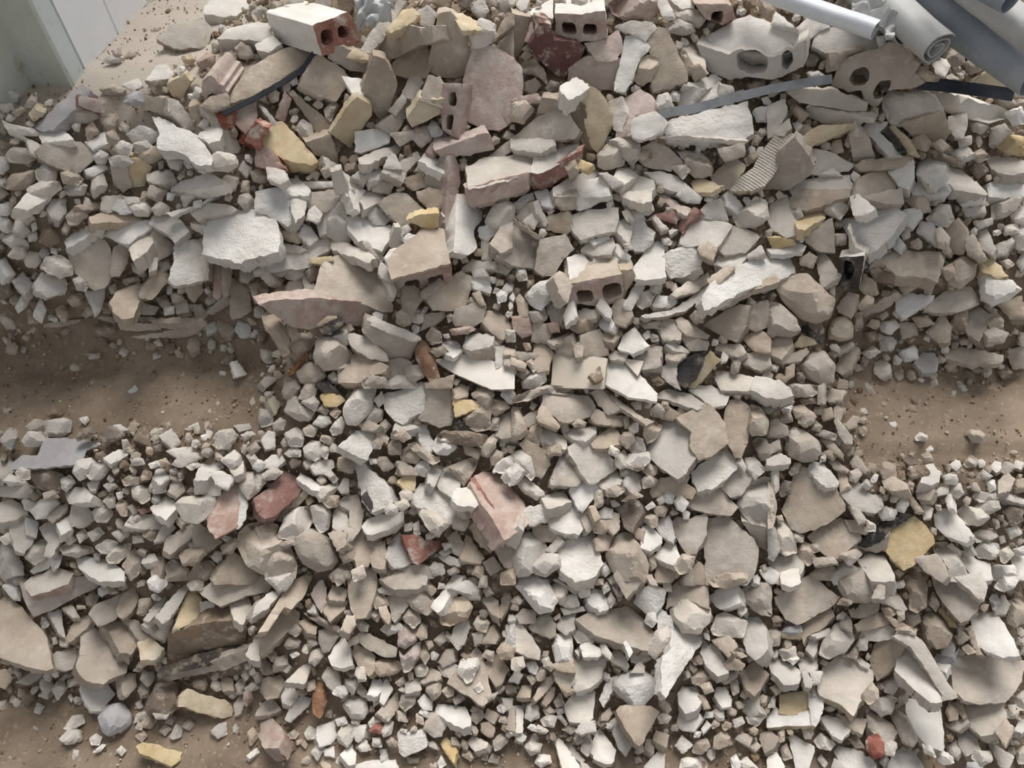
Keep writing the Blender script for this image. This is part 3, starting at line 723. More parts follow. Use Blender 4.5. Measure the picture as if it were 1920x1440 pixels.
sR m 3:125,25 126,18 136,12 140,14 130,24 128,30#orange-red brick chip behind the big smooth grey trapezoid slab
sR m 2:100,22 108,17 124,14 125,20 122,24 112,20
sG m 1.5:106,20 108,18 117,27 112,28
sG m 3:137,18 148,8 157,5 160,12 162,21 150,20
sG m 3:129,30 135,19 150,20 165,25 160,32 152,43 144,39 132,40 127,38#big smooth grey trapezoid slab right of centre
sB m 1.5:140,42 147,37 153,41 150,50 142,46
sG m 4:154,40 164,28 170,25 183,32 185,34 175,44 160,46
sW mr 2:160,2 164,-1 174,12 170,16 162,10
cG m 4:166,18 176,12 182,4 190,7 192,20 182,26 170,26
sG m 1.5:175,48 186,40 189,46 178,49
sG u 2:152,54 156,45 173,45 176,48 168,57 160,56
sB u 2:147,64 160,56 166,57 156,67 149,68
sS u 3:143,80 150,68 175,54 193,45 207,47 213,60 200,66 176,72 158,82 146,88#long rough white slab sweeping up to the right, right of centre
+sB f 2:141,88 158,83 200,68 198,73 180,78 165,86 150,90
sG u 2:120,76 132,68 146,61 147,67 138,74 124,78
sGB u 2:98,92 118,88 130,82 147,68 143,78 130,88 116,92 100,94#curved thin pale slab stack below the long rough white slab
sS u 1.5:106,84 110,78 121,78 123,82 118,86 107,86
sG u 2:84,85 95,65 98,66 99,72 90,88
cG m 3:94,84 97,76 104,73 108,76 103,85 98,87
sB f 2:82,60 90,59 92,64 86,74 84,82
sB m 3:36,60 32,64 38,78 42,82 45,70 40,62
cS m 4:10,78 20,68 32,66 34,76 26,82 22,88 14,84#round grey mortar lump with combed lines left of the square-holed hollow brick
sB m 2:25,85 34,77 39,88 36,98 30,97
sW m 1.5:39,92 42,84 46,81 48,92 40,99
sG u 1.5:48,91 54,88 64,89 62,94 50,95
cB m 2.5:43,99 48,95 60,95 64,100 60,104 50,106 45,103
sG m 1.5:64,86 67,78 74,88 74,94 70,92
sB m 2.5:75,88 79,81 86,82 90,92 85,100 78,98
sW u 2:63,91 68,91 76,96 74,103 66,100
cB m 2:13,90 24,88 26,94 22,98 16,97
sB m 1.5:3,80 6,77 11,84 12,92 6,94
sP m 3:0,94 14,93 14,106 8,109 2,102
sB m 2.5:15,112 16,98 28,100 28,108 26,113
sP m 1.5:27,99 34,98 35,104 30,105
sB u 1:27,111 45,105 46,109 32,114
sB f 3:32,114 42,109 47,120 44,123 33,122
sB m 2:46,116 50,113 53,117 52,122 48,123
sB m 2.5:53,122 52,108 66,103 69,110 72,121 62,124#pale brown square piece with cracked lines above the flat cream tile
sB m 2:68,106 80,100 82,106 76,112 70,110
sW m 1.5:80,117 84,108 92,102 102,115 90,120#smooth cream triangular tile piece below the long rough slab
sB m 4:90,120 104,115 112,116 110,130 98,132 92,126
sG m 2:73,122 78,119 86,122 84,126 75,125
sB m 3:108,100 112,94 126,98 126,110 114,110
sB m 2.5:124,96 128,94 148,107 146,110 132,107 126,102
sB m 3:124,104 136,109 147,112 146,118 134,118
sB m 4:144,100 160,90 170,85 177,86 174,100 168,112 152,104#large smooth brown-grey triangular slab right of the curved thin stack
sB m 4:178,86 192,82 193,100 184,104 176,100
sB m 3:172,108 186,103 193,110 193,120 182,118
sG u 2:116,114 120,112 134,118 132,120 122,118
sB m 2:153,118 156,114 170,114 175,120 168,123
sB m 2:116,120 122,116 130,122 124,126 116,125
sXB m 0.8:30,146 32,122 50,124 70,125 68,147#square smooth cream tile lying in the middle of the pile
sW m 1:67,128 75,124 84,127 96,138 108,150 108,156 88,153 70,143#bright pale tile shard overlapping the smooth cream tile
sXB m 0.8:83,125 98,127 94,137
sT m 1:59,137 66,131 68,140 63,142
sK m 1.5:120,136 126,127 143,119 146,122 138,138 130,146 122,140#piece of tarred foam with a black face and tan rim, right of the cream tiles
+sY f 1.5:135,139 148,120 156,127 148,134 138,146 132,146
sG m 1.5:110,135 118,127 124,127 122,138 124,146 116,141
sG u 2:153,140 156,134 176,138 193,142 193,148 158,148
sB m 3:173,128 176,121 192,120 194,130 186,133
cG m 3:8,142 16,136 24,134 25,142 18,147 9,147
sB m 2:17,114 23,114 30,120 27,132 20,134 16,130
sB u 1.5:1,121 6,120 19,121 18,124 6,126
sB u 1.5:0,124 10,128 9,132 0,129
cB m 1.5:11,128 15,126 18,132 16,135
cB m 1.5:3,136 8,132 14,135 8,140
cG m 3:105,68 112,70 110,76 104,74
cB m 3:96,98 110,97 112,102 100,102
@1440 360
hKW e2,-6,3:53,50 58,49 72,48 71,58 68,73 58,75 52,72 52,66;57,52 62,52 65,58 63,65 59,67 56,62#white socket box with a dark round opening at the right
sG m 3:2,10 14,3 15,6 20,16 22,26 24,30 14,33 4,28 1,22
sB u 3:18,4 28,-2 62,-2 60,4 42,8 30,13 18,11
sY u 2:22,20 34,13 43,14 42,20 34,22 28,28 22,26
sB m 2.5:27,31 48,20 49,32 50,45 40,44 30,38#pointed grey-brown shard standing left of the coarse diamond slab
sS m 3:55,22 80,12 92,9 102,16 100,22 88,36 75,46 66,40#coarse diamond-shaped grey slab at the right of the pile
sG f 2:60,28 66,42 74,46 72,52 62,46
sW u 2:62,4 68,2 80,12 74,15 64,16
sB u 2:72,3 100,-3 102,8 92,8 80,6
sW u 1:0,42 20,37 28,40 26,44 4,46
sY f 1:0,34 18,36 20,40 4,42
cG m 3:40,10 54,6 60,12 54,20 44,16
sG m 2:36,50 42,46 54,62 44,68 40,70 38,58
sB m 3:80,52 82,45 100,44 132,45 131,54 127,67 118,63 108,62 98,61 90,55#long beige slab with a ragged lower edge overhanging the right hollow
cB m 5:5,68 24,62 30,62 44,76 50,80 46,94 36,98 24,94 12,82#large smooth rounded brown slab above the right dusty step
cB m 5:0,82 10,85 20,95 24,103 18,108 8,107 0,108#smooth brown slab left of the large rounded slab, above the right dusty step
cB m 5:140,52 152,46 157,52 154,64 144,72 136,68 132,62
sY mr 2:156,50 162,46 170,52 180,62 172,64 160,58
cW m 4:156,60 164,58 172,66 182,66 190,73 180,80 168,84 160,78 160,68#mossy pale yellow lump at the right edge above the right dusty step
sB m 1.5:69,72 72,62 80,68 82,76 74,78
sB m 2.5:120,84 136,74 150,71 156,76 158,84 146,88 130,90 118,88
sS m 2:96,80 106,76 124,78 122,82 112,88 102,94 97,88
sB f 1.5:70,90 96,76 100,79 90,86 74,94
cB m 2.5:66,86 74,78 79,80 78,84 70,88
sB m 2:52,86 60,76 68,78 66,88 62,94 54,90
cB m 3:46,104 48,97 58,92 63,100 63,109 54,111 46,109
sB m 2:119,105 126,98 130,91 136,100 135,112 128,112
sB m 3:148,100 150,90 156,86 168,92 162,104 158,111 150,106#thin upright oval stone slab at the right edge of the pile
cB m 3:137,100 140,90 150,88 148,104 142,106
sB m 3:0,108 16,108 18,114 10,124 0,120
sY m 1.5:19,116 26,108 34,110 36,114 26,116
cK m 2:24,104 28,99 38,108 40,114 34,114 30,106
sB u 2:4,126 28,117 30,120 24,126 10,128
cB m 5:23,130 32,121 42,120 50,130 49,142 40,144 28,138
sB m 2.5:51,132 56,120 62,114 68,118 62,132 56,136
sG u 1:45,120 62,112 64,115 50,122
cB m 2.5:160,104 170,102 180,106 176,112 164,116
cB m 2:165,98 172,92 176,96 176,101 168,102
sB u 1.5:132,118 142,116 176,122 174,128 150,128 134,124
sB m 3:178,120 192,116 193,132 184,132
sB m 3:172,84 190,78 193,94 182,94
sG m 1.5:115,22 124,24 132,38 126,39 112,30
cG m 3:119,20 128,10 136,10 139,20 134,26 124,24
sB m 3:133,26 142,21 147,28 150,38 146,46 138,46 134,36
sB m 3:148,36 154,32 162,48 156,50 150,46
sG m 1.5:126,28 130,26 136,34 134,38 128,36
sW u 2:139,3 160,1 158,6 146,10
sW m 1.5:102,14 112,11 115,17 108,26 102,23
cB m 4:100,4 112,2 118,4 122,14 114,16 108,10
sG u 2:146,12 162,10 163,15 150,18
cG m 3:168,10 184,4 190,4 186,12 178,18 168,20
sG m 2:156,30 164,28 170,42 168,46 160,42
sG m 2:155,22 168,20 168,24 158,28
sG m 2:170,40 182,35 184,36 178,46 170,48
cG m 4:182,30 194,24 194,44 186,42
cW m 3:182,18 194,8 194,24 186,24
cG m 2:176,26 186,24 188,30 178,32
cB m 3:130,58 138,54 140,62 134,66
sT m 2:74,52 84,56 96,62 92,68 80,66
cG m 2:19,15 24,13 26,18 22,20
cT m 2:72,106 80,104 82,110 76,112
cG m 2:84,98 94,96 98,100 92,106 86,104
cB m 2:64,92 70,90 71,100 66,104
cB m 2:50,32 58,32 58,39 51,40
@0 720
sD u 1:8,60 18,53 29,53 34,42 48,41 66,42 73,47 64,50 60,60 30,62 18,63 10,64#crumpled grey-purple sheet of plastic lying at the edge of the left dusty step
cG m 4:29,32 34,28 48,26 53,28 52,36 44,39 34,38#lone squarish grey stone sitting on the left dusty step
cB m 3:20,32 26,27 33,28 30,34 24,36
cG m 3:17,42 22,36 32,37 36,41 28,46 20,46
cT m 3:75,38 82,32 88,33 93,38 86,42 78,43
sW u 1:85,31 90,31 95,34 90,35
cG m 3:158,44 164,36 174,34 177,40 172,48 164,48
sG u 1:176,31 186,30 188,33 180,35
cG m 2:181,38 188,36 191,38 184,42
sW u 2:78,55 88,50 94,50 95,53 84,59
sG u 1.5:125,50 132,48 143,47 148,52 134,55
sG u 2:129,60 136,53 146,52 148,56 136,62
cT m 4:23,66 28,62 40,63 47,68 44,80 40,82 30,78 25,72#dark brown rough stone below the crumpled plastic sheet
cW m 4:55,66 58,58 68,56 72,60 66,68 60,72
cG m 4:64,66 70,60 79,58 82,64 76,70 68,71
cG m 2:12,67 16,63 22,65 22,71 16,71
cW m 3:2,72 8,68 18,72 20,75 8,76
sG u 2:0,76 16,75 23,79 20,85 0,84
cG m 2:46,72 52,69 56,74 50,80 47,78
sW u 3:49,82 56,78 62,78 68,84 66,88 52,89#small bright white block left of the grit slope
cW m 4:23,95 30,87 42,85 45,90 36,99 28,101
sB m 1.5:36,100 44,92 50,90 50,94 40,103
cG m 3:17,88 22,84 27,89 24,95 19,93
sG u 4:0,90 6,86 14,90 20,96 12,100 4,102 -2,102
sG m 2:8,108 14,96 20,98 28,104 24,118 18,126 12,124 8,116
sS m 1:19,100 28,104 27,114 20,112
sG m 2:29,108 36,104 46,103 44,118 38,129 33,128 36,118
sW m 2:43,104 52,98 54,108 46,112
sG u 3:53,100 54,92 62,91 70,98 70,102 62,107 54,106
cG m 3:70,96 76,90 82,92 84,98 80,103 73,103
cB m 2:92,72 98,69 104,70 103,75 94,76
cG m 2:113,80 118,76 124,77 124,81 116,82
sW u 2:113,92 124,84 130,88 131,93 124,100 116,96
sW m 2:148,82 151,72 156,70 164,78 164,83 155,83#bright bluish-white chip left of the pale pink kite-shaped shard
sS m 3:147,71 150,60 164,58 167,62 160,66 154,71
cG m 4:132,90 138,85 150,86 160,82 161,90 154,100 148,104 138,102
sP m 2:155,95 160,88 170,78 178,72 180,92 178,106 162,115 156,106#smooth pale pink kite-shaped shard left of the red brick lump
+sS m 1:177,71 181,72 185,90 184,100 178,108 180,92
sW m 2:158,66 166,66 176,70 170,78 162,74
cG m 3:166,57 176,50 180,54 182,60 174,64
cG m 3:185,54 190,52 194,58 190,62
sG m 2:173,64 182,58 182,66 176,68
cG m 4:178,68 192,66 194,80 186,86 182,80
sB m 4:146,108 150,105 158,112 166,118 156,125 148,122
sB m 4:123,124 126,115 145,104 146,108 142,116 128,127
cB m 4:135,128 142,124 152,123 154,127 148,134 138,136
cB m 4:125,136 130,132 140,138 145,146 126,147
cB m 4:143,142 148,134 158,133 162,138 154,147 144,147
cB m 2:166,122 176,116 178,120 174,126 168,127
cB m 6:178,120 180,112 186,106 195,104 206,112 216,116 219,132 215,142 196,142 186,136#large rounded brown slab below the pale pink kite-shaped shard
sB m 4:160,147 168,136 174,126 184,132 194,144 194,150 162,150
sG m 3:94,106 100,98 116,98 124,104 122,108 106,108
cG m 2.5:96,102 104,98 108,100 100,104
sG m 1.5:116,118 122,108 128,103 131,108 124,116
cG m 3:72,122 80,117 88,119 84,127 76,126
cG m 3:80,130 86,123 98,120 96,128 88,134 82,134
cG m 3:46,124 50,120 68,122 70,126 58,129 48,128
sW u 2:58,132 62,129 80,132 92,140 92,147 74,147 60,138
cG m 3:0,116 6,112 9,118 4,120
sG m 3:0,120 9,119 17,136 18,142 10,143 4,130
cG m 3:19,130 24,121 32,117 36,120 34,130 26,135
sG m 2:23,140 34,131 40,130 36,138 26,142
sW m 1.5:39,128 47,128 44,136 42,137
cB m 4:114,140 118,130 124,129 125,140 122,147 114,147
cB m 4:92,136 100,124 106,128 104,142 98,147
cG m 2:84,112 90,110 94,114 90,118
cG m 2:66,112 74,108 78,112 70,118
cG m 2:100,114 106,114 107,118 100,119
cG m 2:48,116 54,112 57,117 52,120
cG m 2:58,113 63,109 66,114 60,119
cR m 1.5:104,94 110,92 112,95 107,97
cG m 2:78,76 84,73 88,77 82,80
cG m 2:98,56 106,56 108,60 100,61
cW m 2:112,60 118,58 120,61 114,63
cB m 2:119,58 124,56 127,60 121,62
cG m 2:140,62 146,58 150,61 144,64
cB m 2:33,82 40,80 44,85 34,86
cB m 2:22,84 28,80 31,83 26,87
cG m 2:142,32 148,29 149,33 144,34
cW m 1.5:66,27 64,30 60,26 65,25
cT m 3:34,25 40,19 47,21 44,24
@480 720
sY m 2:49,9 54,6 62,8 66,12 60,16 52,16#small yellow lump with a blackened top at the right end of the left dusty step
+sK m 1.5:46,1 54,-2 62,6 66,9 58,6 52,5
cG m 5:66,22 68,14 74,6 82,1 90,3 88,12 84,22 76,30 69,30#large smooth grey stone left of the stuccoed diamond piece
cG m 2.5:83,27 88,16 95,20 94,27 88,30
cG m 2:89,12 94,6 96,13 92,17
sS m 3:96,8 110,4 118,0 127,0 130,12 124,20 118,22 110,29 104,26 97,18#stuccoed white diamond-shaped tile piece in the middle of the pile
sB m 3:128,0 145,-3 147,12 149,22 146,30 138,32 130,28 124,26 130,14#flat sandy brown slab right of the stuccoed diamond piece
sY m 1:148,10 152,7 155,12 168,12 170,14 164,18 150,24#bright yellow torn foam flake in the middle of the pile
cK m 2.5:149,30 150,26 156,28 160,34 150,35
cB m 4:155,26 168,16 176,8 178,12 175,26 176,33 166,35 158,32
cB m 3:162,8 168,4 176,3 178,8 174,18 168,14
sB m 2:148,4 152,0 159,2 158,8 150,10
cB m 3:176,20 178,12 186,14 190,18 180,24
sB m 4:180,38 181,24 192,20 194,38 184,40
cB m 3:176,34 178,26 182,26 181,34
sG m 2:104,34 106,29 128,27 128,30 124,33 108,35
sS m 2:121,33 128,32 133,44 132,50 127,51 123,40
cW m 2.5:133,48 136,40 148,44 150,48 144,52 136,51
cT m 3:136,39 142,35 158,36 172,38 174,42 172,50 166,46 152,44 140,43#rusty brown corroded strip of foam below the yellow torn flake
cB m 4:170,48 174,42 178,38 181,40 178,48 174,54 170,53
sB m 3:156,46 170,50 166,56 158,52
sS m 2:63,46 76,36 82,33 90,33 88,44 84,56 74,52#triangular stucco flake with a stained centre
sB m 2:91,37 94,33 99,40 98,44 92,40
cB m 2:93,31 97,27 101,31 97,36
cG m 3:56,34 60,28 64,25 66,30 64,36 58,38
cG m 3:36,48 42,43 48,44 48,54 44,57 37,54
cG m 2:48,52 50,45 55,48 53,56
cG m 3:22,52 28,47 33,50 33,54 25,54
sW u 2:7,58 12,54 18,53 21,57 14,63 8,62
cW m 2:-2,56 4,58 8,62 2,65 -2,63
sS u 2:42,62 48,57 57,57 58,62 52,67 44,66
cG m 3:0,68 6,66 7,73 2,80 -2,76
cG m 2:5,68 12,63 20,66 14,71 7,71
sR m 4:-1,86 8,80 22,66 30,70 36,74 36,77 30,84 14,98 8,100 2,96#square red brick lump with a chipped face in the lower left
+sB f 2:12,100 30,86 40,76 42,80 32,90 18,102
sW m 1.5:31,71 34,66 46,74 53,76 50,80 42,78
cG m 3:46,84 48,78 60,74 62,78 54,86 48,88
cB m 3:50,88 54,84 62,84 60,92 54,92
sG m 2:62,78 66,71 69,72 69,80 64,81
cG m 2:52,68 56,65 61,71 58,74
sS m 3:73,60 75,56 80,56 84,64 90,70 98,76 102,88 96,92 86,96 80,88 77,72#long crumbly mortar wedge with a bluish tip left of the pinkish brick finger
+sK m 1:80,85 84,80 88,90 86,95
cG m 4:17,112 22,100 32,93 41,92 44,100 38,110 28,116 18,115
cG m 3:41,92 52,90 56,98 54,108 48,111 44,104
sG m 2:59,96 62,92 68,95 69,108 62,110 58,106
sB m 4:62,90 66,85 76,84 80,96 78,108 72,116 66,120 66,110 70,106 70,96
sW u 2:80,106 84,101 96,98 110,96 110,102 100,108 84,112#white oblong chip lying level above the dark red triangular chip
cG m 2.5:97,94 101,90 106,92 105,97 98,97
sY m 1:107,74 112,68 120,66 119,79 114,80#small tan yellow foam chip in the lower middle
cG m 3:108,82 112,79 117,82 116,86 110,87
cG m 2:105,89 112,87 115,91 110,94 105,93
sB m 1.5:106,58 112,59 120,64 121,68 110,67
cW m 3:119,64 122,59 128,58 130,64 126,69 121,67
sG m 2:130,62 134,60 140,62 134,76 129,73
sG m 2:134,72 140,63 146,63 152,72 152,77 147,84 138,78
cB m 4:140,64 160,56 166,58 162,66 156,76 150,68
sS m 3:117,88 120,80 124,75 132,75 142,80 150,92 150,97 146,104 132,96 122,92#oblong granular grey slab left of the pinkish brick finger
cG m 4:123,98 126,93 136,98 145,104 136,114 128,106
sW m 2:148,86 150,79 158,78 170,86 164,92 152,90
cG m 2.5:151,93 160,92 160,100 155,103 151,99
sP m 4:162,76 164,70 172,66 182,68 190,76 200,88 205,100 202,106 190,114 186,116 178,100 170,90#long pinkish brick finger with pitted face in the lower centre
+sR m 2:161,72 164,70 178,92 176,95
cB m 5:160,106 162,94 168,92 178,104 178,114 176,126 168,120
sG f 3:185,114 196,108 200,112 195,124 188,120
sR m 2:110,113 122,114 126,118 138,118 139,122 130,128 122,135 118,132#dark red triangular brick chip in the lower middle
sS m 3:98,130 100,122 108,112 110,116 118,132 112,136 104,137
cB m 5:29,122 30,114 40,109 50,111 56,120 61,132 56,138 46,140 36,134#large rounded brown stone in the lower left middle
cB m 6:2,122 8,119 16,119 26,124 30,134 29,146 8,148
sB m 2.5:54,112 60,110 67,112 66,120 60,124
sB m 4:68,118 80,108 96,110 92,122 84,136 76,136 72,126
cB m 2:63,128 68,122 74,126 72,132 66,134
sB m 3:86,130 90,120 96,118 98,128 96,138 88,136
sB m 3:94,143 104,138 120,136 132,138 132,146 94,150
cG m 2:131,138 134,134 140,136 141,142 134,143
sB m 3:144,116 150,110 155,120 154,130 148,126
sB m 2.5:154,130 158,114 160,114 166,124 171,130 168,134 156,132
sG u 1:138,126 144,123 147,125 142,128
sG m 1.5:137,130 142,128 153,132 152,136 144,134
sB m 3:177,118 182,110 194,124 194,140 186,136
cG m 1.5:140,120 146,119 147,122 142,124
cB m 3:108,50 116,47 124,52 120,59 110,58
cB m 3:114,46 120,44 126,50 138,57 132,60 124,54
cB m 3:99,46 104,40 108,44 108,52 100,52
cB m 2:88,44 91,40 95,43 93,48 89,48
cB m 2:102,37 110,34 116,40 110,43
cW m 3:178,66 182,58 194,52 194,58 186,66
cG m 3:184,70 192,60 194,74 188,74
cB m 3:176,54 180,50 186,52 182,60 177,60
cG m 4:13,30 18,26 22,28 20,34 14,34
cG m 3:22,20 26,8 30,9 34,16 44,20 40,27 30,26
cG m 2:43,30 48,24 54,25 56,29 50,32
cB m 3:36,34 40,31 46,33 43,39 38,38
cB m 3:32,10 38,-1 46,0 44,8 38,12
cB m 4:20,6 22,-4 32,-4 34,4 28,11 22,10
cG m 3:34,14 42,8 47,14 44,20
cB m 2.5:56,22 60,18 63,21 60,25
cB m 3:46,20 50,16 54,20 52,23
sB m 2.5:77,30 84,28 92,31 88,34 80,34
cB m 3:56,143 66,134 72,136 70,145 58,148
cB m 3:72,140 80,136 82,144 74,148
cB m 2:162,142 166,134 170,138 170,146
cB m 3:0,108 8,104 16,106 14,116 4,118
cP m 2:18,120 26,116 30,120 22,122
cG m 1.5:118,106 122,103 123,112 119,113
cG m 2:112,106 117,104 116,109 112,110
cB m 2.5:148,100 160,102 156,110 148,108
sB m 2:170,134 178,130 184,138 176,143
cB m 2:144,140 150,137 152,141 146,143
cB m 3:184,142 194,138 194,150 184,150
@960 720
cB m 3:0,12 6,8 24,2 38,2 46,6 40,8 24,7 14,12 2,14
sB m 3:23,16 25,7 40,8 56,9 62,16 60,23 50,26 40,28 36,27 28,20#broad brown-grey slab with a chipped face below the cream tiles
sB m 2:19,25 22,17 26,18 35,30 34,33 22,28
sB m 2:60,7 68,3 76,14 86,17 76,21 72,22 66,16
sBB m 1:68,3 80,12 98,24 106,26 100,30 92,24 80,16
sG u 1:107,8 118,4 134,8 146,16 138,18 110,10
sG u 1.5:134,4 140,2 150,2 162,9 160,15 150,16
cB m 2:104,20 110,15 114,20 112,25 107,24
sB m 2.5:60,26 64,19 74,24 86,24 84,31 74,30 66,30
sB m 2:112,26 113,20 118,18 128,24 120,27
sB m 4:124,26 136,20 146,15 152,20 159,30 161,44 150,53 140,56 134,46 136,36#large smooth brown-grey pentagonal slab right of the pale heptagonal slab
sGB m 3:102,48 110,36 112,28 120,25 128,29 136,36 136,44 138,53 130,66 124,70 112,62 104,54#large pale grey heptagonal slab right of the middle
sB m 3:160,34 160,22 164,13 170,11 178,18 178,28 176,44 172,54 168,54 162,42#tall faceted brown-grey slab standing at the right of the pile
cB m 4:177,34 179,16 186,18 192,28 190,38 180,38
cB m 3:181,44 184,41 190,42 194,50 192,58 186,56
sS m 3:135,66 145,59 160,46 169,59 168,64 150,78 140,79 136,72#white rectangular slab tilted up to the right, right of the middle
sG m 3:158,78 164,68 170,64 178,64 180,70 172,82 164,84
cG m 3:174,62 175,56 182,56 190,64 182,72
cG m 2:168,60 172,55 175,62 174,65
cG m 6:169,90 176,78 188,70 196,72 197,100 192,107 180,104 174,98#large pale round-shouldered slab at the right middle
sB f 3:173,104 192,108 194,128 184,120
cB m 5:0,24 0,18 5,18 10,30 11,36 6,40 0,40
cB m 2:10,40 14,31 20,30 22,36 20,46
sG u 2:21,36 24,31 41,40 40,48 34,46 22,40
sG u 2:39,36 46,33 62,32 62,36 54,42 46,40
sB m 2:60,44 66,38 76,31 82,40 82,44 70,47 62,47
cB m 2.5:80,42 84,37 90,36 92,42 86,48
cG m 2:88,48 93,40 98,42 100,50 92,52
cW m 2:88,33 91,30 94,30 94,35 90,37
cB m 1.5:84,27 87,25 88,32 85,33
cB m 1.5:46,30 50,27 55,29 54,32 48,32
cB m 2:36,30 41,29 42,34 38,36
sB m 2:14,22 19,20 18,28 12,32 8,26
sB m 4:6,46 10,42 18,46 27,54 28,60 22,70 16,68 14,56#smooth beige slab left of the peaked square tile
cG m 4:0,52 8,50 14,56 17,68 14,72 8,66 2,60
cG m 3:-2,66 2,60 8,61 10,66 4,74 -2,76
cG m 3:3,72 9,69 20,78 24,83 18,87 8,80
sB m 2.5:30,70 36,56 40,54 50,66 53,70 48,76 30,75#smooth beige triangular slab in the lower middle
sG m 3:43,48 50,43 57,45 62,49 68,47 78,60 78,63 64,73 58,74 50,60 44,53#square grey piece with a raised band across its corner
sG m 2:63,74 78,65 82,72 80,76 70,78
sG m 1.5:86,66 90,64 97,70 97,78 92,82 86,76
cB m 2:98,64 102,59 108,62 108,66 104,70
cB m 2:98,72 102,68 109,72 106,76 99,78
cW m 3:86,58 88,53 102,51 103,58 94,64 87,62#white wedge chip left of the pale heptagonal slab
cG m 3:78,60 78,54 84,50 86,56 86,62 81,63
cG m 2:73,52 74,46 80,50 78,54
sG u 2:23,86 26,83 38,80 44,87 36,90 27,92
sW m 2.5:44,80 48,75 66,75 66,79 58,88 54,94 50,92#smooth white quarter-round chip in the lower middle
sW m 3:28,98 36,91 46,88 50,98 54,106 50,112 40,111 30,107#blocky white slab with four sides in the lower middle
sS m 2.5:8,96 14,92 22,91 27,95 26,102 14,106
sB m 2:52,96 56,94 60,102 60,108 56,110 53,102
sB m 1.5:58,92 62,92 66,100 62,102
sW u 1.5:65,96 70,93 75,94 74,100 68,100
sB m 2:72,102 75,97 80,98 80,108 76,112 73,108
cB m 2.5:61,106 64,102 72,102 74,108 68,112 62,111
sT m 3:77,93 84,88 94,88 98,96 92,104 90,110 84,106 82,98
sB m 3:104,80 112,71 122,70 132,76 138,80 134,86 118,84 106,85
sB m 4:132,90 136,84 156,77 162,86 169,92 164,98 150,96 138,94
cW m 2:115,84 117,81 121,84 120,89 116,88
cW m 2:122,88 126,84 132,89 128,95 124,93
cW m 1.5:109,87 113,84 115,88 111,90
cB m 2:107,94 112,90 116,94 114,99 109,98
sS m 2:107,106 112,101 118,99 121,112 121,118 114,114
sW m 2:97,122 98,108 103,106 112,114 112,118 104,124#small white faceted chip in the lower middle right
sW m 2:107,129 114,122 116,116 122,120 126,130 122,136 114,132#small white arrow-shaped chip below the white faceted chip
sB m 3:120,104 124,100 134,102 144,97 146,100 145,112 138,126 132,128 126,118#brown-grey heart-shaped slab in the lower right middle
sB m 4:146,102 162,99 170,108 180,116 184,124 182,140 176,150 146,150 145,122#big tall brown-grey angular slab in the lower right middle
cB m 6:70,128 76,116 84,112 92,114 98,124 102,136 100,148 80,150#big lump with a whitish knob on its face in the lower middle
sS m 4:34,130 38,118 50,112 61,112 64,122 68,134 60,144 48,148 38,140#pitted beige slab in the lower middle left of the knobbed lump
cG m 5:0,130 2,114 12,111 22,114 26,124 24,134 14,142 4,144#craggy pale lump at the foot of the pinkish brick finger
cG m 4:15,136 24,128 34,128 36,136 26,144 18,142
sG m 1.5:26,124 34,115 38,118 30,127
sB m 2.5:63,116 68,112 76,114 72,124 64,124
cB m 2:100,128 106,126 108,136 104,140
cB m 3:122,136 128,128 137,130 134,140 126,142
sB m 3:130,146 140,134 145,138 146,150 130,150
sB m 3:108,132 122,136 126,142 118,148 108,148
cG m 2:66,140 70,134 74,140 70,144
cB m 2.5:100,30 106,28 112,32 108,40 102,44 99,38
cB m 3:23,48 28,44 36,46 36,52 28,54
cB m 2:92,58 98,60 98,64 92,64
sB m 3:16,104 30,108 40,112 32,118 22,118 16,112
cB m 2.5:70,80 80,76 84,80 78,84 72,84
cB m 3:86,78 94,82 98,84 90,86
cB m 3:62,80 68,80 68,90 62,93
cT m 2:82,88 88,84 94,88
sP m 2:92,108 98,110 98,118 93,114
@1440 720
sG u 3:-9,-6 8,-2 16,3 18,8 10,10 0,9 -12,4#cream slab with a yellowish front edge beside the right dusty step
cB m 3:14,2 20,0 38,1 38,6 32,9 20,9
sB m 2:43,8 48,4 58,5 54,12 46,13
sB m 1.5:50,18 52,16 56,20 54,26 50,26
sB m 1.5:50,28 52,26 62,38 63,44 58,44 54,38#thin leaf-shaped grey chip leaning at the edge of the right dusty step
sB m 1.5:59,30 64,24 68,25 66,31 61,33
cB m 5:0,34 2,28 8,26 14,32 14,38 8,40 0,40
cB m 5:13,48 15,36 20,33 30,38 36,42 39,52 34,56 26,58 16,54#rounded brown stone with a pale cap left of the right dusty step
+sG u 2:16,38 20,33 32,39 34,42 24,41
sB m 2:0,46 8,42 9,48 2,52
sG u 2:0,56 8,52 16,56 16,59 6,60 0,60
cB m 3:22,24 26,20 34,22 34,28 28,32 24,29
cB m 4:18,18 26,16 36,24 32,28 22,26
cB m 2:33,34 36,28 40,32 38,35
cB m 3:36,38 42,35 51,38 50,42 42,40
sB m 2:40,42 46,40 54,50 54,54 46,48
cB m 2:40,52 46,50 52,54 48,57
sB m 2:46,58 50,57 60,64 58,66 50,63
sB m 2:62,58 67,54 74,64 72,66 64,62
sB m 2.5:86,72 92,69 103,74 104,78 94,79 88,77#flat brown stone with a sharp shadow on the right dusty step
sSW m 2:31,63 34,59 42,61 46,66 52,72 52,76 44,76 36,70#white oval chip lying on the big brown shield-shaped slab
sB m 5:11,94 16,84 20,66 26,63 32,64 40,74 50,77 57,90 57,95 50,100 36,108 24,111 18,108#big brown shield-shaped slab in the right of the pile
cG m 3:3,66 5,61 8,66 8,78 5,82 3,74
cB m 2:16,66 20,60 24,60 22,66 18,68
cT m 3:8,78 12,73 18,74 16,82 10,84
cB m 4:0,74 3,76 6,92 4,106 0,108
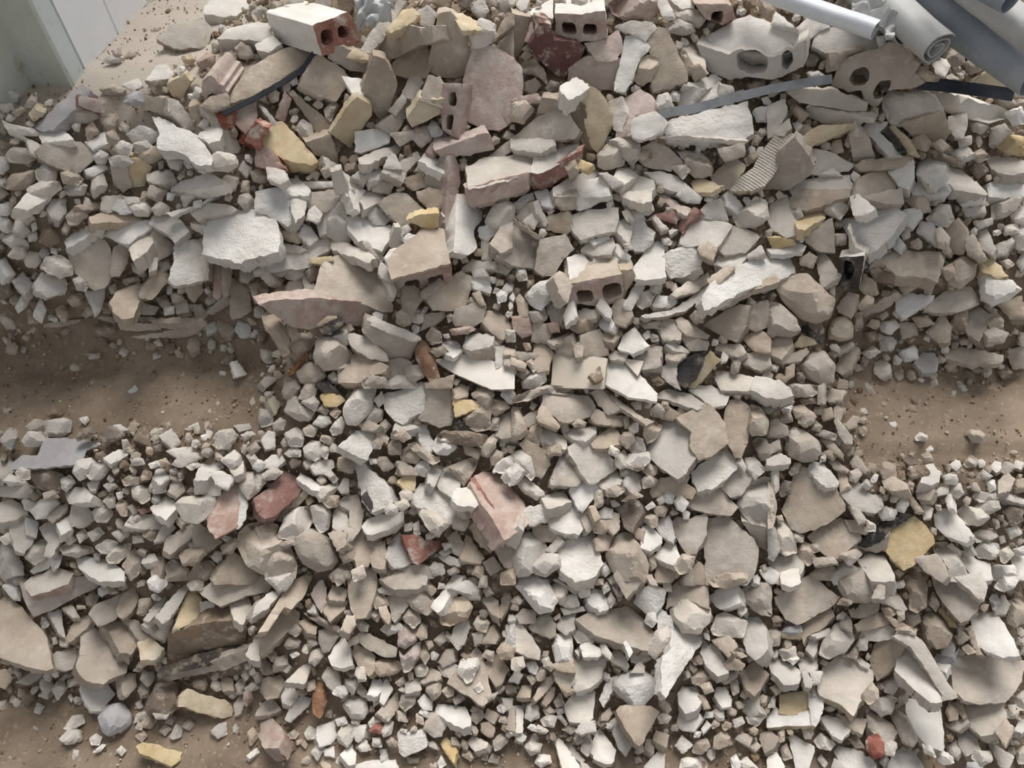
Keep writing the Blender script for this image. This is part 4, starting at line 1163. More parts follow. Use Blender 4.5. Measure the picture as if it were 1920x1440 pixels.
sG m 3:54,82 60,76 68,74 74,82 84,84 86,92 80,96 68,94 60,88
cG m 2:70,76 74,72 78,76 75,79
sB m 2.5:52,66 58,66 60,76 54,80
cB m 2.5:61,66 67,64 70,68 66,73 62,72
sB m 4:30,114 42,106 54,101 68,111 69,115 54,129 48,130 36,122#smooth brown rectangular slab below the shield-shaped slab
cB m 2:23,124 26,119 34,121 35,132 30,136 24,130
cB m 1.5:33,121 38,120 38,125 34,126
cG m 4:6,112 8,104 14,102 18,112 22,126 14,128 8,124
sG m 3:0,108 4,110 8,124 4,132 0,130
sG m 3:1,134 6,130 16,126 24,130 26,136 22,146 12,147 4,141
sG m 2:61,92 68,94 74,102 68,104
cG m 2:74,102 80,106 80,110 75,110
sB m 3:58,102 66,103 74,108 72,112 62,110
sY mr 2:86,114 92,108 104,102 110,100 118,107 123,114 124,120 118,126 108,136 102,139 96,133 90,126#upright yellow foam-backed tile piece with a blackened edge at the lower right
+sK m 1.5:65,120 76,112 88,104 98,97 108,98 100,104 90,110 84,118 74,122
+sB f 1:66,121 74,121 84,119 90,114 88,124 80,126 72,124
sW u 3:125,98 130,94 138,94 142,100 150,108 154,113 148,118 134,113 126,106#white slab with a sloping top right of the yellow foam-backed piece
sG u 2:155,112 160,109 170,110 172,114 166,116
cG m 3:141,96 148,92 160,94 166,100 158,106 148,104
cG m 3:156,92 162,87 172,88 174,93 166,97 158,95
cG m 3:154,84 160,81 170,82 172,86 160,88
cG m 3:136,82 138,76 144,75 146,82 142,85
sW m 1.5:133,86 135,82 137,83 138,92 135,93
cW m 2.5:96,94 98,84 102,84 105,90 102,96
sB m 2:104,86 108,85 115,95 110,96
cW m 3:83,96 88,92 96,95 94,101 86,102
cG m 2:158,69 161,65 168,69 164,71 159,71
cB m 2.5:147,60 152,54 157,57 155,62 149,62
cB m 3:149,36 156,34 162,38 160,44 153,43
cW m 2:111,40 114,37 119,39 118,42 112,42
sG u 2:173,82 180,82 192,86 192,90 180,86
sG u 1.5:125,82 130,78 136,77 134,82 128,83
cG m 4:124,120 134,119 142,128 148,140 150,147 136,147 128,134
cW m 3:156,124 160,119 172,120 175,126 168,131 158,130
cG m 2:174,126 180,122 184,128 178,134 175,132
sW u 2:141,128 146,125 156,132 166,134 168,146 158,146 146,134
sW m 2:135,122 138,120 144,125 143,128
cG m 2:146,121 152,119 156,128 150,128
cW m 3:167,140 170,136 184,136 186,144 170,147
sW m 2:183,132 188,128 194,130 194,146 188,146
cW m 2:184,124 192,122 192,128 186,128
sB m 3:110,130 126,128 134,144 130,148 118,140
cW m 3:178,108 186,106 190,112 182,116
cG m 3:160,118 152,114 156,118
sG m 3:68,132 76,128 86,128 94,142 94,147 78,147
cB m 3:32,142 40,136 50,138 48,147 34,147
cG m 4:48,144 56,132 66,138 76,147 50,150
cB m 3:54,128 66,124 70,128 62,136
cB m 2.5:20,112 26,114 26,118 20,118
sB m 2.5:34,130 48,130 52,134 36,136
sB m 1.5:37,14 38,2 42,0 42,14
cT m 3:24,12 34,10 36,14 28,15
cT m 3:6,24 16,22 18,28 10,29
@0 1080
sPP f 4:16,6 24,13 38,10 54,2 74,0 76,6 66,12 56,16 42,24 26,30 20,20#large pink brick chunk in the lower left corner
+sGP u 4:17,6 24,0 42,-6 55,-2 50,6 38,10 24,14
cW m 3:2,8 8,3 14,8 15,18 10,17
sB m 2:-4,12 4,13 14,22 28,38 34,46 39,68 34,70 18,66 0,60 -4,60#large flat triangular grey-brown board sloping in at the left edge
sG m 2:39,62 43,57 56,54 58,56 54,68 48,70 40,68#clean grey rhombic chip at the foot of the triangular board
sB m 4:61,60 61,46 70,38 78,42 86,50 92,56 95,64 94,72 82,76 78,80 66,78 60,72 58,66#big cream-yellow lump with dark specks in the lower left
sW m 2:60,76 66,79 78,80 86,88 80,94 76,100 68,100 64,92 61,84#smooth off-white five-sided piece under the cream-yellow speckled lump
cD m 4:74,106 80,98 92,95 98,104 98,110 90,116 82,118 76,112#round grey stone at the bottom left
sB m 4:67,28 72,22 90,14 96,14 94,24 86,32 74,37
sB m 1.5:50,46 56,34 66,30 69,34 60,42 52,49
sG m 1.5:37,28 46,26 46,36 49,45 44,42
sG m 1.5:47,24 54,22 59,30 54,30
sB m 3:88,24 92,14 100,8 103,18 98,26 92,31 88,28
cB m 3:103,28 105,18 112,17 113,22 108,29
sG m 1.5:108,32 114,24 122,15 124,16 118,26 112,33
sG m 2:117,30 124,22 134,10 140,6 142,8 136,18 126,33 122,35
cW m 3:111,4 116,0 124,0 125,6 119,12 113,9
sYW m 2:131,40 136,26 141,13 146,12 151,18 150,26 152,34 144,34 136,38#cream bent scrap with dark specks above the blue-edged tile
+sW m 1.5:150,20 158,20 162,25 155,32 154,38 144,36 150,30
sB m 5:150,12 160,4 172,-2 192,-6 204,2 200,12 184,14 166,22 158,18#large brown slab in the lower left, above the cream bent scrap
sT f 4:127,45 140,40 160,36 176,33 184,38 183,52 164,54 145,58 127,66#brown-grey rectangular block behind the blue-edged tile
sBB f 1.5:117,78 130,74 150,68 172,60 183,56 184,64 170,70 140,76 124,80#long tile strip with a blue-black upper edge in the lower left
+sK u 1:118,74 122,68 130,66 146,60 182,51 182,58 160,66 140,70 120,77
sY m 2:135,98 136,90 142,85 152,90 168,93 172,96 173,105 166,106 152,102 140,98#yellowish oblong lump with a mouldy end in the lower left
sY m 1:103,128 108,125 118,127 120,128 124,130 136,132 134,138 128,142 120,138 116,136 106,133#bright yellow torn foam scrap on the dusty floor at the bottom left
sB m 3:76,36 92,34 104,48 98,58 90,56 84,44
sB m 2:94,32 104,34 118,48 114,54 106,50
sG m 1.5:107,36 116,33 129,36 124,48 118,44
sY m 2:104,50 112,46 122,54 116,62 106,62
sB m 2:91,76 98,73 102,74 102,82 96,90 93,88
cB m 3:104,86 108,82 113,83 112,90 106,91
cT m 4:110,96 118,80 134,80 136,98 124,104 112,102
cG m 2.5:48,114 54,106 62,104 63,110 52,115
cG m 3:45,122 52,116 60,116 61,123 50,126
cW m 1.5:68,122 72,119 76,121 74,126 69,126
cW m 1:70,132 76,127 79,127 75,131
cG m 2:101,110 103,104 108,102 110,106
cB m 2.5:106,110 112,106 117,109 113,114 108,113
cB m 1.5:124,110 128,104 132,106 129,111
cG m 2:128,120 132,112 137,114 135,120 130,122
sG m 2:159,116 164,112 169,110 170,118 164,121
sG m 2:172,18 186,16 188,24 182,35 176,32
sB m 2:185,32 190,22 194,18 194,30 188,35
cB m 2:177,82 180,78 184,80 182,88 178,88
cP m 1.5:183,88 187,86 189,92 185,97 183,94
sB m 1.5:176,96 180,90 183,94 180,102 176,104
sG m 2:185,58 190,48 194,46 194,62 188,62
cB m 3:141,6 146,2 152,4 151,10 144,10
cW m 1.5:88,131 91,128 94,131 91,134
cG m 1:26,102 28,96 33,98 30,103
cB m 2:102,120 107,116 110,120 106,124
cB m 2:136,112 142,108 146,111 142,115
cB m 2:120,116 124,112 128,115 124,119
cB m 1.5:102,114 104,110 106,112 106,115
sG m 1:14,78 22,74 30,70 31,74 22,79
cB m 2:186,118 190,114 194,120 188,127
cG m 1.5:184,84 190,79 194,80 194,84 186,87
sW m 1:186,134 192,129 194,132 188,136
cB m 2:126,104 115,103 118,107 124,107
@480 1080
cG m 5:7,2 26,-2 27,4 22,10 17,12 12,6
sG m 2:-2,30 0,22 8,14 18,10 18,13 8,24
sB m 4:14,24 26,6 38,-2 42,0 36,14 26,24 22,22 10,40 2,42
sB m 3:0,62 0,50 8,38 16,26 22,21 32,28 30,36 20,44 8,56#long tongue-shaped brown-grey slab in the lower left middle
sP m 2.5:42,14 46,6 50,4 52,10 52,20 49,27 46,22
sB m 3:55,14 58,7 68,10 66,18 56,17
sB m 3:50,24 52,18 68,18 66,24 56,33
sBG m 3:69,4 72,-4 88,-6 90,2 88,14 82,30 74,31 71,22#long cream speckled wedge pointing down in the lower middle
cB m 4:58,-1 66,-2 66,4 61,7
sB m 4:93,2 108,-3 128,-1 127,6 118,9 104,9
cB m 2:92,10 98,7 106,12 100,14 93,12
cB m 3:88,18 92,13 98,17 99,22 90,24
sB m 3:99,16 106,13 113,16 113,22 104,34 102,30
sB m 2.5:92,22 97,21 100,30 99,35 94,29
cB m 5:111,14 114,8 124,8 132,16 134,24 128,29 118,24
cB m 2:86,30 90,25 93,30 91,34
cB m 2.5:126,10 130,5 135,10 132,14
cB m 3:111,32 115,25 122,28 123,34 118,39
sW m 2:131,22 142,8 148,-1 156,0 146,12 140,24 136,26#thin white stick-like sliver in the lower middle
sW u 2:147,9 158,4 164,5 168,12 164,14
sG f 2:150,11 166,13 167,18 160,18
cB m 5:138,28 144,18 156,16 162,24 158,32 146,37 140,36#squarish sandy brown stone below the white sliver
sB m 2.5:170,18 174,14 181,19 182,32 176,26
sB m 1.5:182,26 186,14 190,13 191,18 184,31
cB m 2:167,8 169,0 173,1 173,8
cB m 2:171,11 174,8 178,13 173,15
sB m 1.5:47,42 54,40 63,42 54,56 51,57 48,50
sW m 2:55,60 60,52 66,46 69,52 72,66 64,68 57,66#cream faceted wedge in the bottom left middle
sB m 3:77,44 80,42 92,48 105,54 104,60 96,60 84,54 76,48#flat oblong brown slab with a pale side in the lower middle
sB m 3:72,58 74,52 82,54 88,60 88,70 84,74 78,68
cB m 4:89,66 94,63 106,64 110,68 104,73 94,75 90,71
cP m 3:107,52 108,40 114,35 120,40 120,48 112,54
cP m 3:108,56 112,60 118,52 123,50 123,60 116,70 111,72#dusty pinkish bone-shaped lump in the bottom middle
cG m 2.5:94,40 98,36 108,36 110,40 100,44
cB m 3:121,44 123,35 128,37 128,46 124,47
cB m 3:75,36 78,32 84,37 83,41 78,40
sB m 2.5:64,40 68,30 74,30 74,36 70,42
sB m 2.5:32,34 38,33 45,38 44,43 38,41
cB m 2.5:25,42 30,36 35,40 30,45
cT m 2:36,28 44,28 62,38 62,42 54,40
cG m 3:40,64 42,56 48,55 50,60 44,67
sG m 1.5:23,78 32,70 40,64 41,68 36,80 28,79
sW m 2.5:19,86 22,80 28,84 32,88 26,96 20,94
cB m 4:4,86 6,77 18,74 21,80 16,90 8,92
cG m 4:50,76 54,69 62,68 63,82 58,85 54,82
cO m 1.5:43,92 46,80 51,82 53,95 48,106 43,102#rusty orange splinter in the bottom left middle
sG m 1.5:22,107 28,94 34,91 41,92 38,98 26,109
sB m 2:0,104 4,96 12,92 18,100 10,103
sP m 3:2,118 4,110 10,106 18,114 20,120 16,128 6,128#smooth pinkish cream hexagonal chip at the bottom left
sW m 2.5:46,120 47,113 58,109 60,120 56,125 48,127
cG m 2.5:37,118 40,113 45,116 44,121 39,122
cG m 3:61,120 66,111 72,113 72,122 68,128 63,124
sG m 2.5:72,112 82,112 80,120 76,124 73,120
cG m 4:66,98 69,90 82,91 83,100 80,106 72,106
cW m 2:58,88 60,83 66,83 68,88 64,91
sW m 2:84,88 88,78 94,78 95,84 90,89
sW m 1.5:93,93 96,80 98,78 102,85 96,96
sB m 1.5:92,102 100,94 106,87 107,98 100,108
cR m 2:85,116 90,110 95,113 94,118
cG m 2:95,116 98,109 103,110 101,118 96,120
cG m 1.5:85,110 88,106 90,110 86,113
cB m 3:108,96 110,89 120,90 118,96 112,101
sW m 1.5:122,94 126,89 131,94 131,100 125,99
sW m 2.5:135,102 137,96 148,98 156,98 160,106 160,112 154,113 144,108#white oblong chip with a rounded end at the bottom middle
sS m 2:108,132 107,118 118,118 126,114 127,128 118,132 112,135#crinkled bright white square chip at the bottom middle
sB m 1.5:124,79 131,69 138,73 138,77 126,80
sB m 2:137,68 146,64 150,68 146,76 140,74
cB m 3:128,86 130,78 138,79 138,88 133,93
sB m 2:137,64 142,56 147,55 148,64 140,68
sB m 3:144,80 150,70 162,58 165,54 170,60 172,70 176,90 170,97 158,88#tall triangular brown slab with a white stone resting on it at the bottom middle
cW m 3:152,72 154,63 166,62 167,66 162,78 158,80#small white stone resting on the tall triangular brown slab
cG m 2:164,84 168,80 170,85 167,87
sB m 2.5:172,66 178,58 184,62 189,70 184,80 180,82 175,74
cB m 2:170,60 173,56 178,57 177,64
sG m 2:146,48 150,38 158,34 160,38 156,50 152,55
sB m 2:168,50 174,40 178,37 181,46 179,50
cB m 2.5:164,36 167,30 175,35 172,42 166,40
sB m 2.5:162,44 170,42 168,50 164,52
cB m 3:181,56 186,49 194,54 192,62 184,62
cS m 2.5:186,52 190,38 194,34 194,54
cB m 2:134,48 140,43 142,48 138,52
cG m 2:75,74 76,69 81,69 82,78 77,79
sY m 1.5:139,126 142,120 150,130 148,139 145,136#thin yellowish pronged chip at the bottom middle
sW m 1.5:64,134 72,126 74,134 74,140 70,141
cG m 2:42,132 46,127 50,131 46,138
sW m 1.5:51,130 58,128 58,135 52,134
sW m 1.5:78,128 82,122 86,130 80,131
sB m 1.5:172,106 174,100 182,104 178,110
cW m 2:60,108 66,106 68,110 62,112
cW m 1.5:137,140 139,135 142,141 138,144
cB m 1.5:114,136 122,136 121,140 115,140
sG m 1.5:185,92 192,92 192,98 188,100
sB m 1:188,114 190,100 194,100 194,116
cG m 2:88,122 93,122 94,128 88,127
cB m 2:148,92 153,89 156,92 150,96
cB m 2.5:105,80 110,76 112,80 108,82
sW u 1:72,142 84,139 104,138 106,146 72,146
cB m 2:38,80 44,78 44,84 39,86
cB m 2:32,86 36,84 38,88 34,90
cW m 1.5:26,59 30,57 32,59 28,61
cB m 3:70,48 76,45 76,50 71,52
cB m 3:130,60 126,52 124,60 127,66
cB m 2:174,90 181,87 178,92 175,92
@960 1080
cWO m 5:3,8 8,2 18,-1 26,4 34,18 30,26 20,28 12,18#large whitish stone with a rusty orange underside at the bottom centre
sG m 2:29,8 34,3 40,8 38,14 34,15
cG m 2:38,22 40,15 48,14 50,22 44,23
sG m 1:37,24 52,23 54,26 40,29
sG m 1:32,3 35,3 49,12 47,13
cW m 2:50,12 53,7 58,9 58,14 52,16
sS m 2.5:57,16 62,10 68,11 71,18 72,24 66,26 58,20
sB m 2.5:13,38 20,32 27,29 32,36 32,44 28,46 16,41
sG m 2.5:32,37 38,31 47,28 46,39 40,43
sB m 3:48,32 60,27 74,26 86,23 98,33 106,42 106,55 98,55 80,49 64,44#broad pale slab with a chamfered right side at the bottom centre
sB m 4:77,0 82,-6 100,-6 97,4 86,16
sS m 4:92,20 96,10 106,7 115,12 113,20 108,28 100,27
sP m 1:101,0 105,0 109,7 104,5
sB m 4:116,24 118,10 130,0 142,-4 146,10 147,24 134,18 120,22
cG m 5:119,26 126,16 136,16 148,24 148,34 140,43 128,42 121,34#round cracked mortar lump on the spiky stucco shard at the bottom centre
sS mr 2:113,86 114,60 120,56 119,34 126,38 142,44 142,50 130,66 120,84 116,91#tall spiky white stucco shard at the bottom centre
sS m 1.5:109,28 111,24 119,32 121,42 116,36 110,40
cG m 4:102,52 108,42 116,38 120,44 116,52 108,62 103,58
cW m 2.5:100,34 102,28 107,28 108,34 105,38
sW u 3:147,16 156,10 168,8 170,20 164,22 156,24#whitish chip with a peaked top right of the round cracked lump
cG m 3:150,40 154,30 160,28 176,34 173,46 160,44 152,44
sG m 3:173,44 176,31 184,31 190,40 191,54 182,62 176,56#faceted grey upright stone at the bottom right middle
sG m 3:142,58 144,48 152,52 160,64 162,72 154,74 146,66
sB m 2.5:150,48 162,44 168,52 162,60
sB m 1.5:160,66 164,60 174,66 172,70 162,70
sG m 1:155,76 170,70 168,75 160,80
sB m 2.5:171,73 182,64 192,74 182,89 176,84#sandy diamond-shaped tile chip at the bottom right middle
sG m 2:-4,38 0,35 8,38 14,46 21,56 20,62 12,60 0,54#pale leaf-shaped slab at the bottom centre
cW m 3:31,54 33,44 44,44 45,54 44,64 33,64#grey-white square block standing at the bottom centre
cG m 2:46,44 49,38 62,46 60,50 50,50
sW m 2:52,52 58,50 68,56 64,60 54,60
sG m 1.5:66,52 69,50 74,58 73,62 68,57
sG m 1.5:74,60 80,51 87,66 86,69 76,64
sW m 1.5:84,50 86,49 90,56 88,60
sG m 2:90,56 98,56 103,62 94,65 90,64
sGW m 3:46,61 69,59 70,62 66,76 58,83 48,86 44,72#dished white corner piece with a grooved face at the bottom centre
sG m 3:32,72 35,70 48,75 46,80 42,84 34,78
sB m 2.5:30,66 45,62 46,72 34,70
cB m 4:33,78 42,84 48,86 40,90
sG m 3:40,98 47,88 60,86 62,87 60,106 54,109 44,108#flat white square slab at the bottom centre
sB m 2:17,90 24,78 30,74 32,78 24,88 18,93
sP m 1.5:23,94 28,84 32,84 31,90 26,97
cS m 5:75,84 76,76 86,72 98,71 108,78 110,84 104,90 98,98 92,100 86,94#craggy round mortar lump with a hollow at the bottom centre
sS m 2.5:66,92 72,78 78,76 76,84 72,92 69,98
sG m 1:90,72 96,64 99,68 99,72
sB m 2.5:79,101 82,98 90,98 104,98 110,102 106,108 96,126 92,124 86,114#large brown downward-pointing triangular slab at the bottom centre
sW m 2:125,88 128,83 138,84 141,94 138,99 130,101 126,95#white five-sided chip at the bottom right middle
sW m 1.5:124,112 126,102 140,104 142,108 136,116 128,115
sW m 2:153,90 154,84 160,84 164,92 164,97 158,98
sG m 2:73,110 78,107 84,116 89,126 85,134 80,128
sW m 2.5:60,132 62,122 66,115 72,124 77,130 76,138 72,140 62,136#cream pointed chip like a house shape at the bottom centre
cG m 2:52,130 54,122 58,120 60,126 57,135
sW m 2:33,126 35,122 38,124 46,136 52,145 38,145 36,134#long white pointed sliver at the bottom edge left of centre
sG m 1.5:41,126 45,126 54,137 52,140 46,134
sW m 2:100,142 108,134 112,127 114,134 114,145 102,145#white triangular chip at the bottom edge right of centre
cW m 3:126,145 128,137 142,136 146,142 144,146
sG m 1.5:48,116 54,109 62,109 62,116 52,118
cG m 2:22,108 27,104 33,106 31,113 24,112
cG m 2.5:10,106 12,96 19,97 20,106 14,108
sW m 2:0,98 9,98 8,116 0,117
cG m 2.5:10,128 14,124 22,126 20,132 14,134
cW m 2.5:18,140 20,134 28,135 29,140 22,143
cG m 2:17,116 20,112 27,116 24,118
cG m 2:110,106 114,103 119,106 116,110 111,110
cB m 2.5:111,98 116,95 119,100 116,103
sB m 1.5:140,90 144,90 148,98 144,99
cB m 2:142,82 148,80 151,86 145,88
cB m 3:134,74 142,70 148,76 142,82 136,80
cG m 2:0,62 8,61 9,68 4,71 0,69
cB m 2:12,76 16,73 18,78 15,81
cB m 2:18,74 22,68 25,72 24,77 20,78
cB m 2:24,68 28,64 31,68 29,71
sB m 1.5:4,90 8,83 14,82 13,90
cG m 2:34,106 36,103 41,110 40,112
cB m 2:38,115 44,112 48,115 44,118
cG m 2:33,100 38,98 39,102 35,103
cB m 2.5:32,94 36,88 39,96 34,98
cB m 2:24,100 28,98 32,102 26,104
cB m 4:170,16 176,6 194,4 194,30 186,28
cW m 2:164,138 168,134 172,142 166,146
cW m 2:171,140 176,136 184,144 174,146
cG m 2:176,106 184,104 189,106 184,112 178,110
cG m 2:166,108 172,106 174,110 168,113
sW m 1.5:143,114 146,109 149,112 144,117
cB m 2:92,136 95,135 97,139 93,140
cG m 3:72,18 74,13 77,18 74,24
cG m 2:68,8 71,5 73,10 69,13
cG m 2:74,6 78,5 82,16 80,18
cB m 3:164,56 172,58 176,60 170,61
cB m 3:148,4 160,-2 176,-2 176,4 164,8 152,8
cG m 2:164,80 169,78 170,86 166,89
cG m 2:52,140 56,142 60,147 52,147
@1440 1080
sB m 4:6,16 18,10 22,4 32,0 44,10 53,16 48,22 34,30 22,36 14,32 7,20#large sandy rhombic slab at the lower right
sW m 2:-6,-4 2,-6 10,0 8,6 0,4
sW m 1.5:10,-2 22,-6 24,4 18,7 11,5
sB m 3:24,38 34,32 46,23 49,30 40,38 30,44 27,50
cB m 5:50,0 56,-6 80,-8 88,2 84,12 72,18 60,18 54,10#big smooth brown slab at the lower right
sB m 2:78,16 86,-2 88,4 87,16
cB m 5:100,6 104,0 114,1 119,8 118,22 112,27 106,24 107,12#tall rounded brown stone at the lower right
sB m 2:87,20 90,10 96,11 104,24 100,25
sB m 3:63,30 70,22 80,17 83,20 82,26 70,31
sB m 2.5:66,36 76,30 87,27 91,36 74,40 68,40
cB m 2:85,24 92,23 96,28 90,31
sB m 1:88,30 94,32 105,37 96,38
cB m 4:115,36 116,30 122,27 130,34 138,44 134,52 126,54 118,48#rounded rectangular brown stone at the lower right
sB m 4:122,-2 136,-2 148,10 158,16 157,24 150,32 144,34 136,24 128,14#ridged plaster block with a split face in the lower right corner
sG m 4:140,0 160,-2 164,8 162,18 158,16
sY m 1.5:128,26 131,24 140,34 141,37 136,36
sW m 2:154,44 153,32 160,28 170,27 176,36 182,46 188,59 176,60 166,56 158,52#pinkish white quadrilateral slab with a fine crack in the lower right corner
sB m 2:148,40 153,38 156,50 160,58 156,58
sB m 3:140,82 140,66 142,60 160,60 192,64 188,80 178,94 158,95 148,92 142,86#wide grey-brown slab at the right edge near the bottom
sG m 3:95,46 100,42 108,42 118,52 130,72 142,90 130,93 130,88 118,68 108,54#right half of the long cracked grey plate at the lower right
sG m 3:95,46 99,44 107,54 117,68 128,86 130,93 122,94 110,84 96,70 98,60#left half of the long cracked grey plate at the lower right
sGB m 3:38,86 38,78 42,68 54,60 70,66 78,72 78,78 74,88 68,94 64,104 56,96 40,89#clean pale hexagonal slab with a pointed foot at the lower right
cG m 4:39,58 42,48 50,37 54,35 62,42 64,48 58,56 46,62#rounded wedge stone above the clean hexagonal slab
sG m 2.5:29,54 32,46 38,44 36,56 34,60
sG m 2:33,44 46,39 46,44 38,46
cD m 2:10,42 14,38 24,37 25,42 18,44 11,45
+sY f 1:11,44 24,43 24,48 12,47
cB m 3:0,42 6,40 9,44 8,52 0,52
cG m 2:8,56 14,54 20,53 21,62 12,63
sG m 2:23,64 28,59 36,61 36,68 32,72 25,70
sG m 2:0,64 2,60 14,66 26,72 22,80 12,80 4,72
cW m 1.5:15,63 20,60 23,62 19,66
sG m 1.5:26,72 28,71 33,78 32,83 28,82
sG m 1.5:32,72 40,72 38,80 34,81
sG m 1.5:33,84 37,81 38,89 34,89
sG u 2:71,42 76,39 88,37 95,40 94,46 84,48 76,48
sB m 2.5:77,64 80,52 88,48 100,49 102,54 96,66 82,78 79,72#thick tan layered shard leaning against the long cracked plate
cG m 2.5:67,52 70,42 74,48 74,55 69,55
cD m 2.5:124,64 128,58 140,58 143,54 140,66 134,71
+sW m 1.5:125,66 130,64 137,65 133,71
+cD m 2:130,58 131,47 136,46 140,54 138,60
sW m 2:105,102 104,93 118,92 128,97 130,110 132,128 131,131 120,126 110,114#large pale spotted slab pointing down at the lower right
sG m 3:149,98 150,94 176,95 178,106 172,116 160,119 152,112#pale squarish slab with a pitted face at the lower right edge
sB m 2:171,116 178,108 184,114 178,128
sWY u 2:0,106 6,98 10,102 20,104 32,100 34,108 34,112 16,111 0,113#bent cream tile corner with a yellow inside at the lower right
+sY m 2:9,102 10,88 28,87 31,92 32,100 18,104
+sK u 1:10,86 14,82 24,83 24,85 12,88
sW m 1.5:30,88 42,91 40,102 36,112 33,110
sW m 1.5:39,106 44,105 56,108 63,113 55,122 48,118#flat white rounded chip below the clean hexagonal slab
sB m 1.5:52,103 64,108 74,107 70,118 60,112
sB m 3:74,100 84,106 92,110 97,116 92,124 82,120 76,114
cR m 3:74,124 76,121 82,119 88,126 86,134 80,136 75,130#salmon pink brick lump at the bottom right
cB m 4:92,104 94,98 100,97 106,110 112,122 108,127 100,122
cG m 3:77,98 80,92 90,90 96,92 92,102 84,104
sS m 3:90,144 94,134 102,128 110,132 118,145 92,147#grey pitted slab at the bottom edge right of centre
sS m 3:50,132 53,128 62,130 70,132 80,140 80,146 60,146#whitish rough slab at the bottom edge beside the salmon brick lump
sW m 2:16,122 18,119 26,124 34,128 34,132 30,145 22,145 20,134#white triangular slab at the bottom edge of the lower right
sW m 2:0,138 4,128 12,142 10,146 0,146
cW m 2.5:35,124 40,118 50,126 46,130 38,128
sG m 2:48,145 50,137 58,144 56,147
cG m 2:38,138 40,134 44,140 42,143
cW m 3:128,138 130,130 138,136 139,140 132,141
cG m 3:134,128 142,124 146,132 142,138 136,134
sG m 2:142,118 150,112 156,122 159,130 148,134 144,126
sG u 1.5:134,112 140,109 148,107 150,110 142,115
cG m 3:153,136 156,131 166,132 168,138 160,142
sG m 1.5:164,124 170,126 184,135 180,144 174,142
cB m 3:134,102 136,96 142,100 142,107 136,108
sB m 2:138,96 144,92 148,104 146,106
cG m 2:178,100 188,101 186,106 180,106
cG m 3:184,92 192,86 194,100 188,100
cG m 2:182,122 186,120 188,126 183,126
cD m 3:150,147 150,140 158,140 162,146
cG m 3:186,132 194,126 194,140 188,140
cB m 3:146,54 150,52 156,57 150,58
cG m 2.5:87,80 94,76 98,82 94,88 88,86
cG m 3:97,90 100,84 105,86 104,94 99,96
cB m 2:70,90 78,80 82,86 82,92 76,96
cB m 2:60,60 66,52 68,56 66,62
sG m 1.5:66,62 68,60 76,66 75,69 70,66
cB m 3:53,38 58,28 62,34 63,42
cT m 2:52,21 56,17 64,18 60,22
cB m 3:120,20 124,12 128,20 126,26
cB m 3:180,20 190,14 194,30 186,38 180,34
cW m 4:170,8 178,-2 188,2 184,8 176,11
cW m 2.5:84,139 88,134 90,138 88,144
cB m 2:66,120 60,122 66,128 72,128
cG m 2.5:82,126 92,124 96,126 94,134 88,133
cB m 2:104,28 112,28 114,34 108,38 104,34
cB m 1.5:96,40 104,38 111,40 110,44 100,42
cB m 2:97,26 102,26 102,32 98,34
cB m 2:8,118 12,116 12,123 9,124
cB m 2:10,130 14,126 18,136 12,138
cB m 2:2,84 6,82 10,86 6,89
cG m 1.5:3,92 5,90 5,98 0,98
cW m 2.5:116,126 122,128 126,136 118,132
"""
# ---------------------------------------------------------------- the rubble, piece by piece
# outline of each piece, in units of 2.5 px of the tile whose corner follows the @; s slab, c lump, h hollow piece, + part of the piece before
rnd = random.Random(7)
def inside(p, poly):
    x, y = p; c = False
    j = len(poly)-1
    for i in range(len(poly)):
        xi, yi = poly[i]; xj, yj = poly[j]
        if (yi > y) != (yj > y) and x < (xj-xi)*(y-yi)/(yj-yi)+xi: c = not c
        j = i
    return c
def area(poly):
    return .5*sum(a[0]*b[1]-b[0]*a[1] for a, b in zip(poly, poly[1:]+poly[:1]))
def edge_dist(p, poly):
    best = 1e9
    for a, b in zip(poly, poly[1:]+poly[:1]):
        dx, dy = b[0]-a[0], b[1]-a[1]
        t = max(0, min(1, ((p[0]-a[0])*dx+(p[1]-a[1])*dy)/(dx*dx+dy*dy+1e-12)))
        best = min(best, math.hypot(p[0]-a[0]-t*dx, p[1]-a[1]-t*dy))
    return best
def roughen(poly, cut, seg, amp, r):
    q = []
    n = len(poly)
    for i in range(n):                             # blunt the corners
        a, b, c = poly[i-1], poly[i], poly[(i+1) % n]
        q.append((b[0]+(a[0]-b[0])*cut, b[1]+(a[1]-b[1])*cut))
        q.append((b[0]+(c[0]-b[0])*cut, b[1]+(c[1]-b[1])*cut))
    out = []
    for a, b in zip(q, q[1:]+q[:1]):
        l = math.hypot(b[0]-a[0], b[1]-a[1])
        k = max(1, int(round(l/seg)))
        for i in range(k):
            t = i/k
            g = r.gauss(0, amp) if i else r.gauss(0, amp*.4)
            out.append((a[0]+(b[0]-a[0])*t - (b[1]-a[1])/(l+1e-9)*g, a[1]+(b[1]-a[1])*t + (b[0]-a[0])/(l+1e-9)*g))
    return out
GROW = 3.0
pieces = []
tx = ty = 0
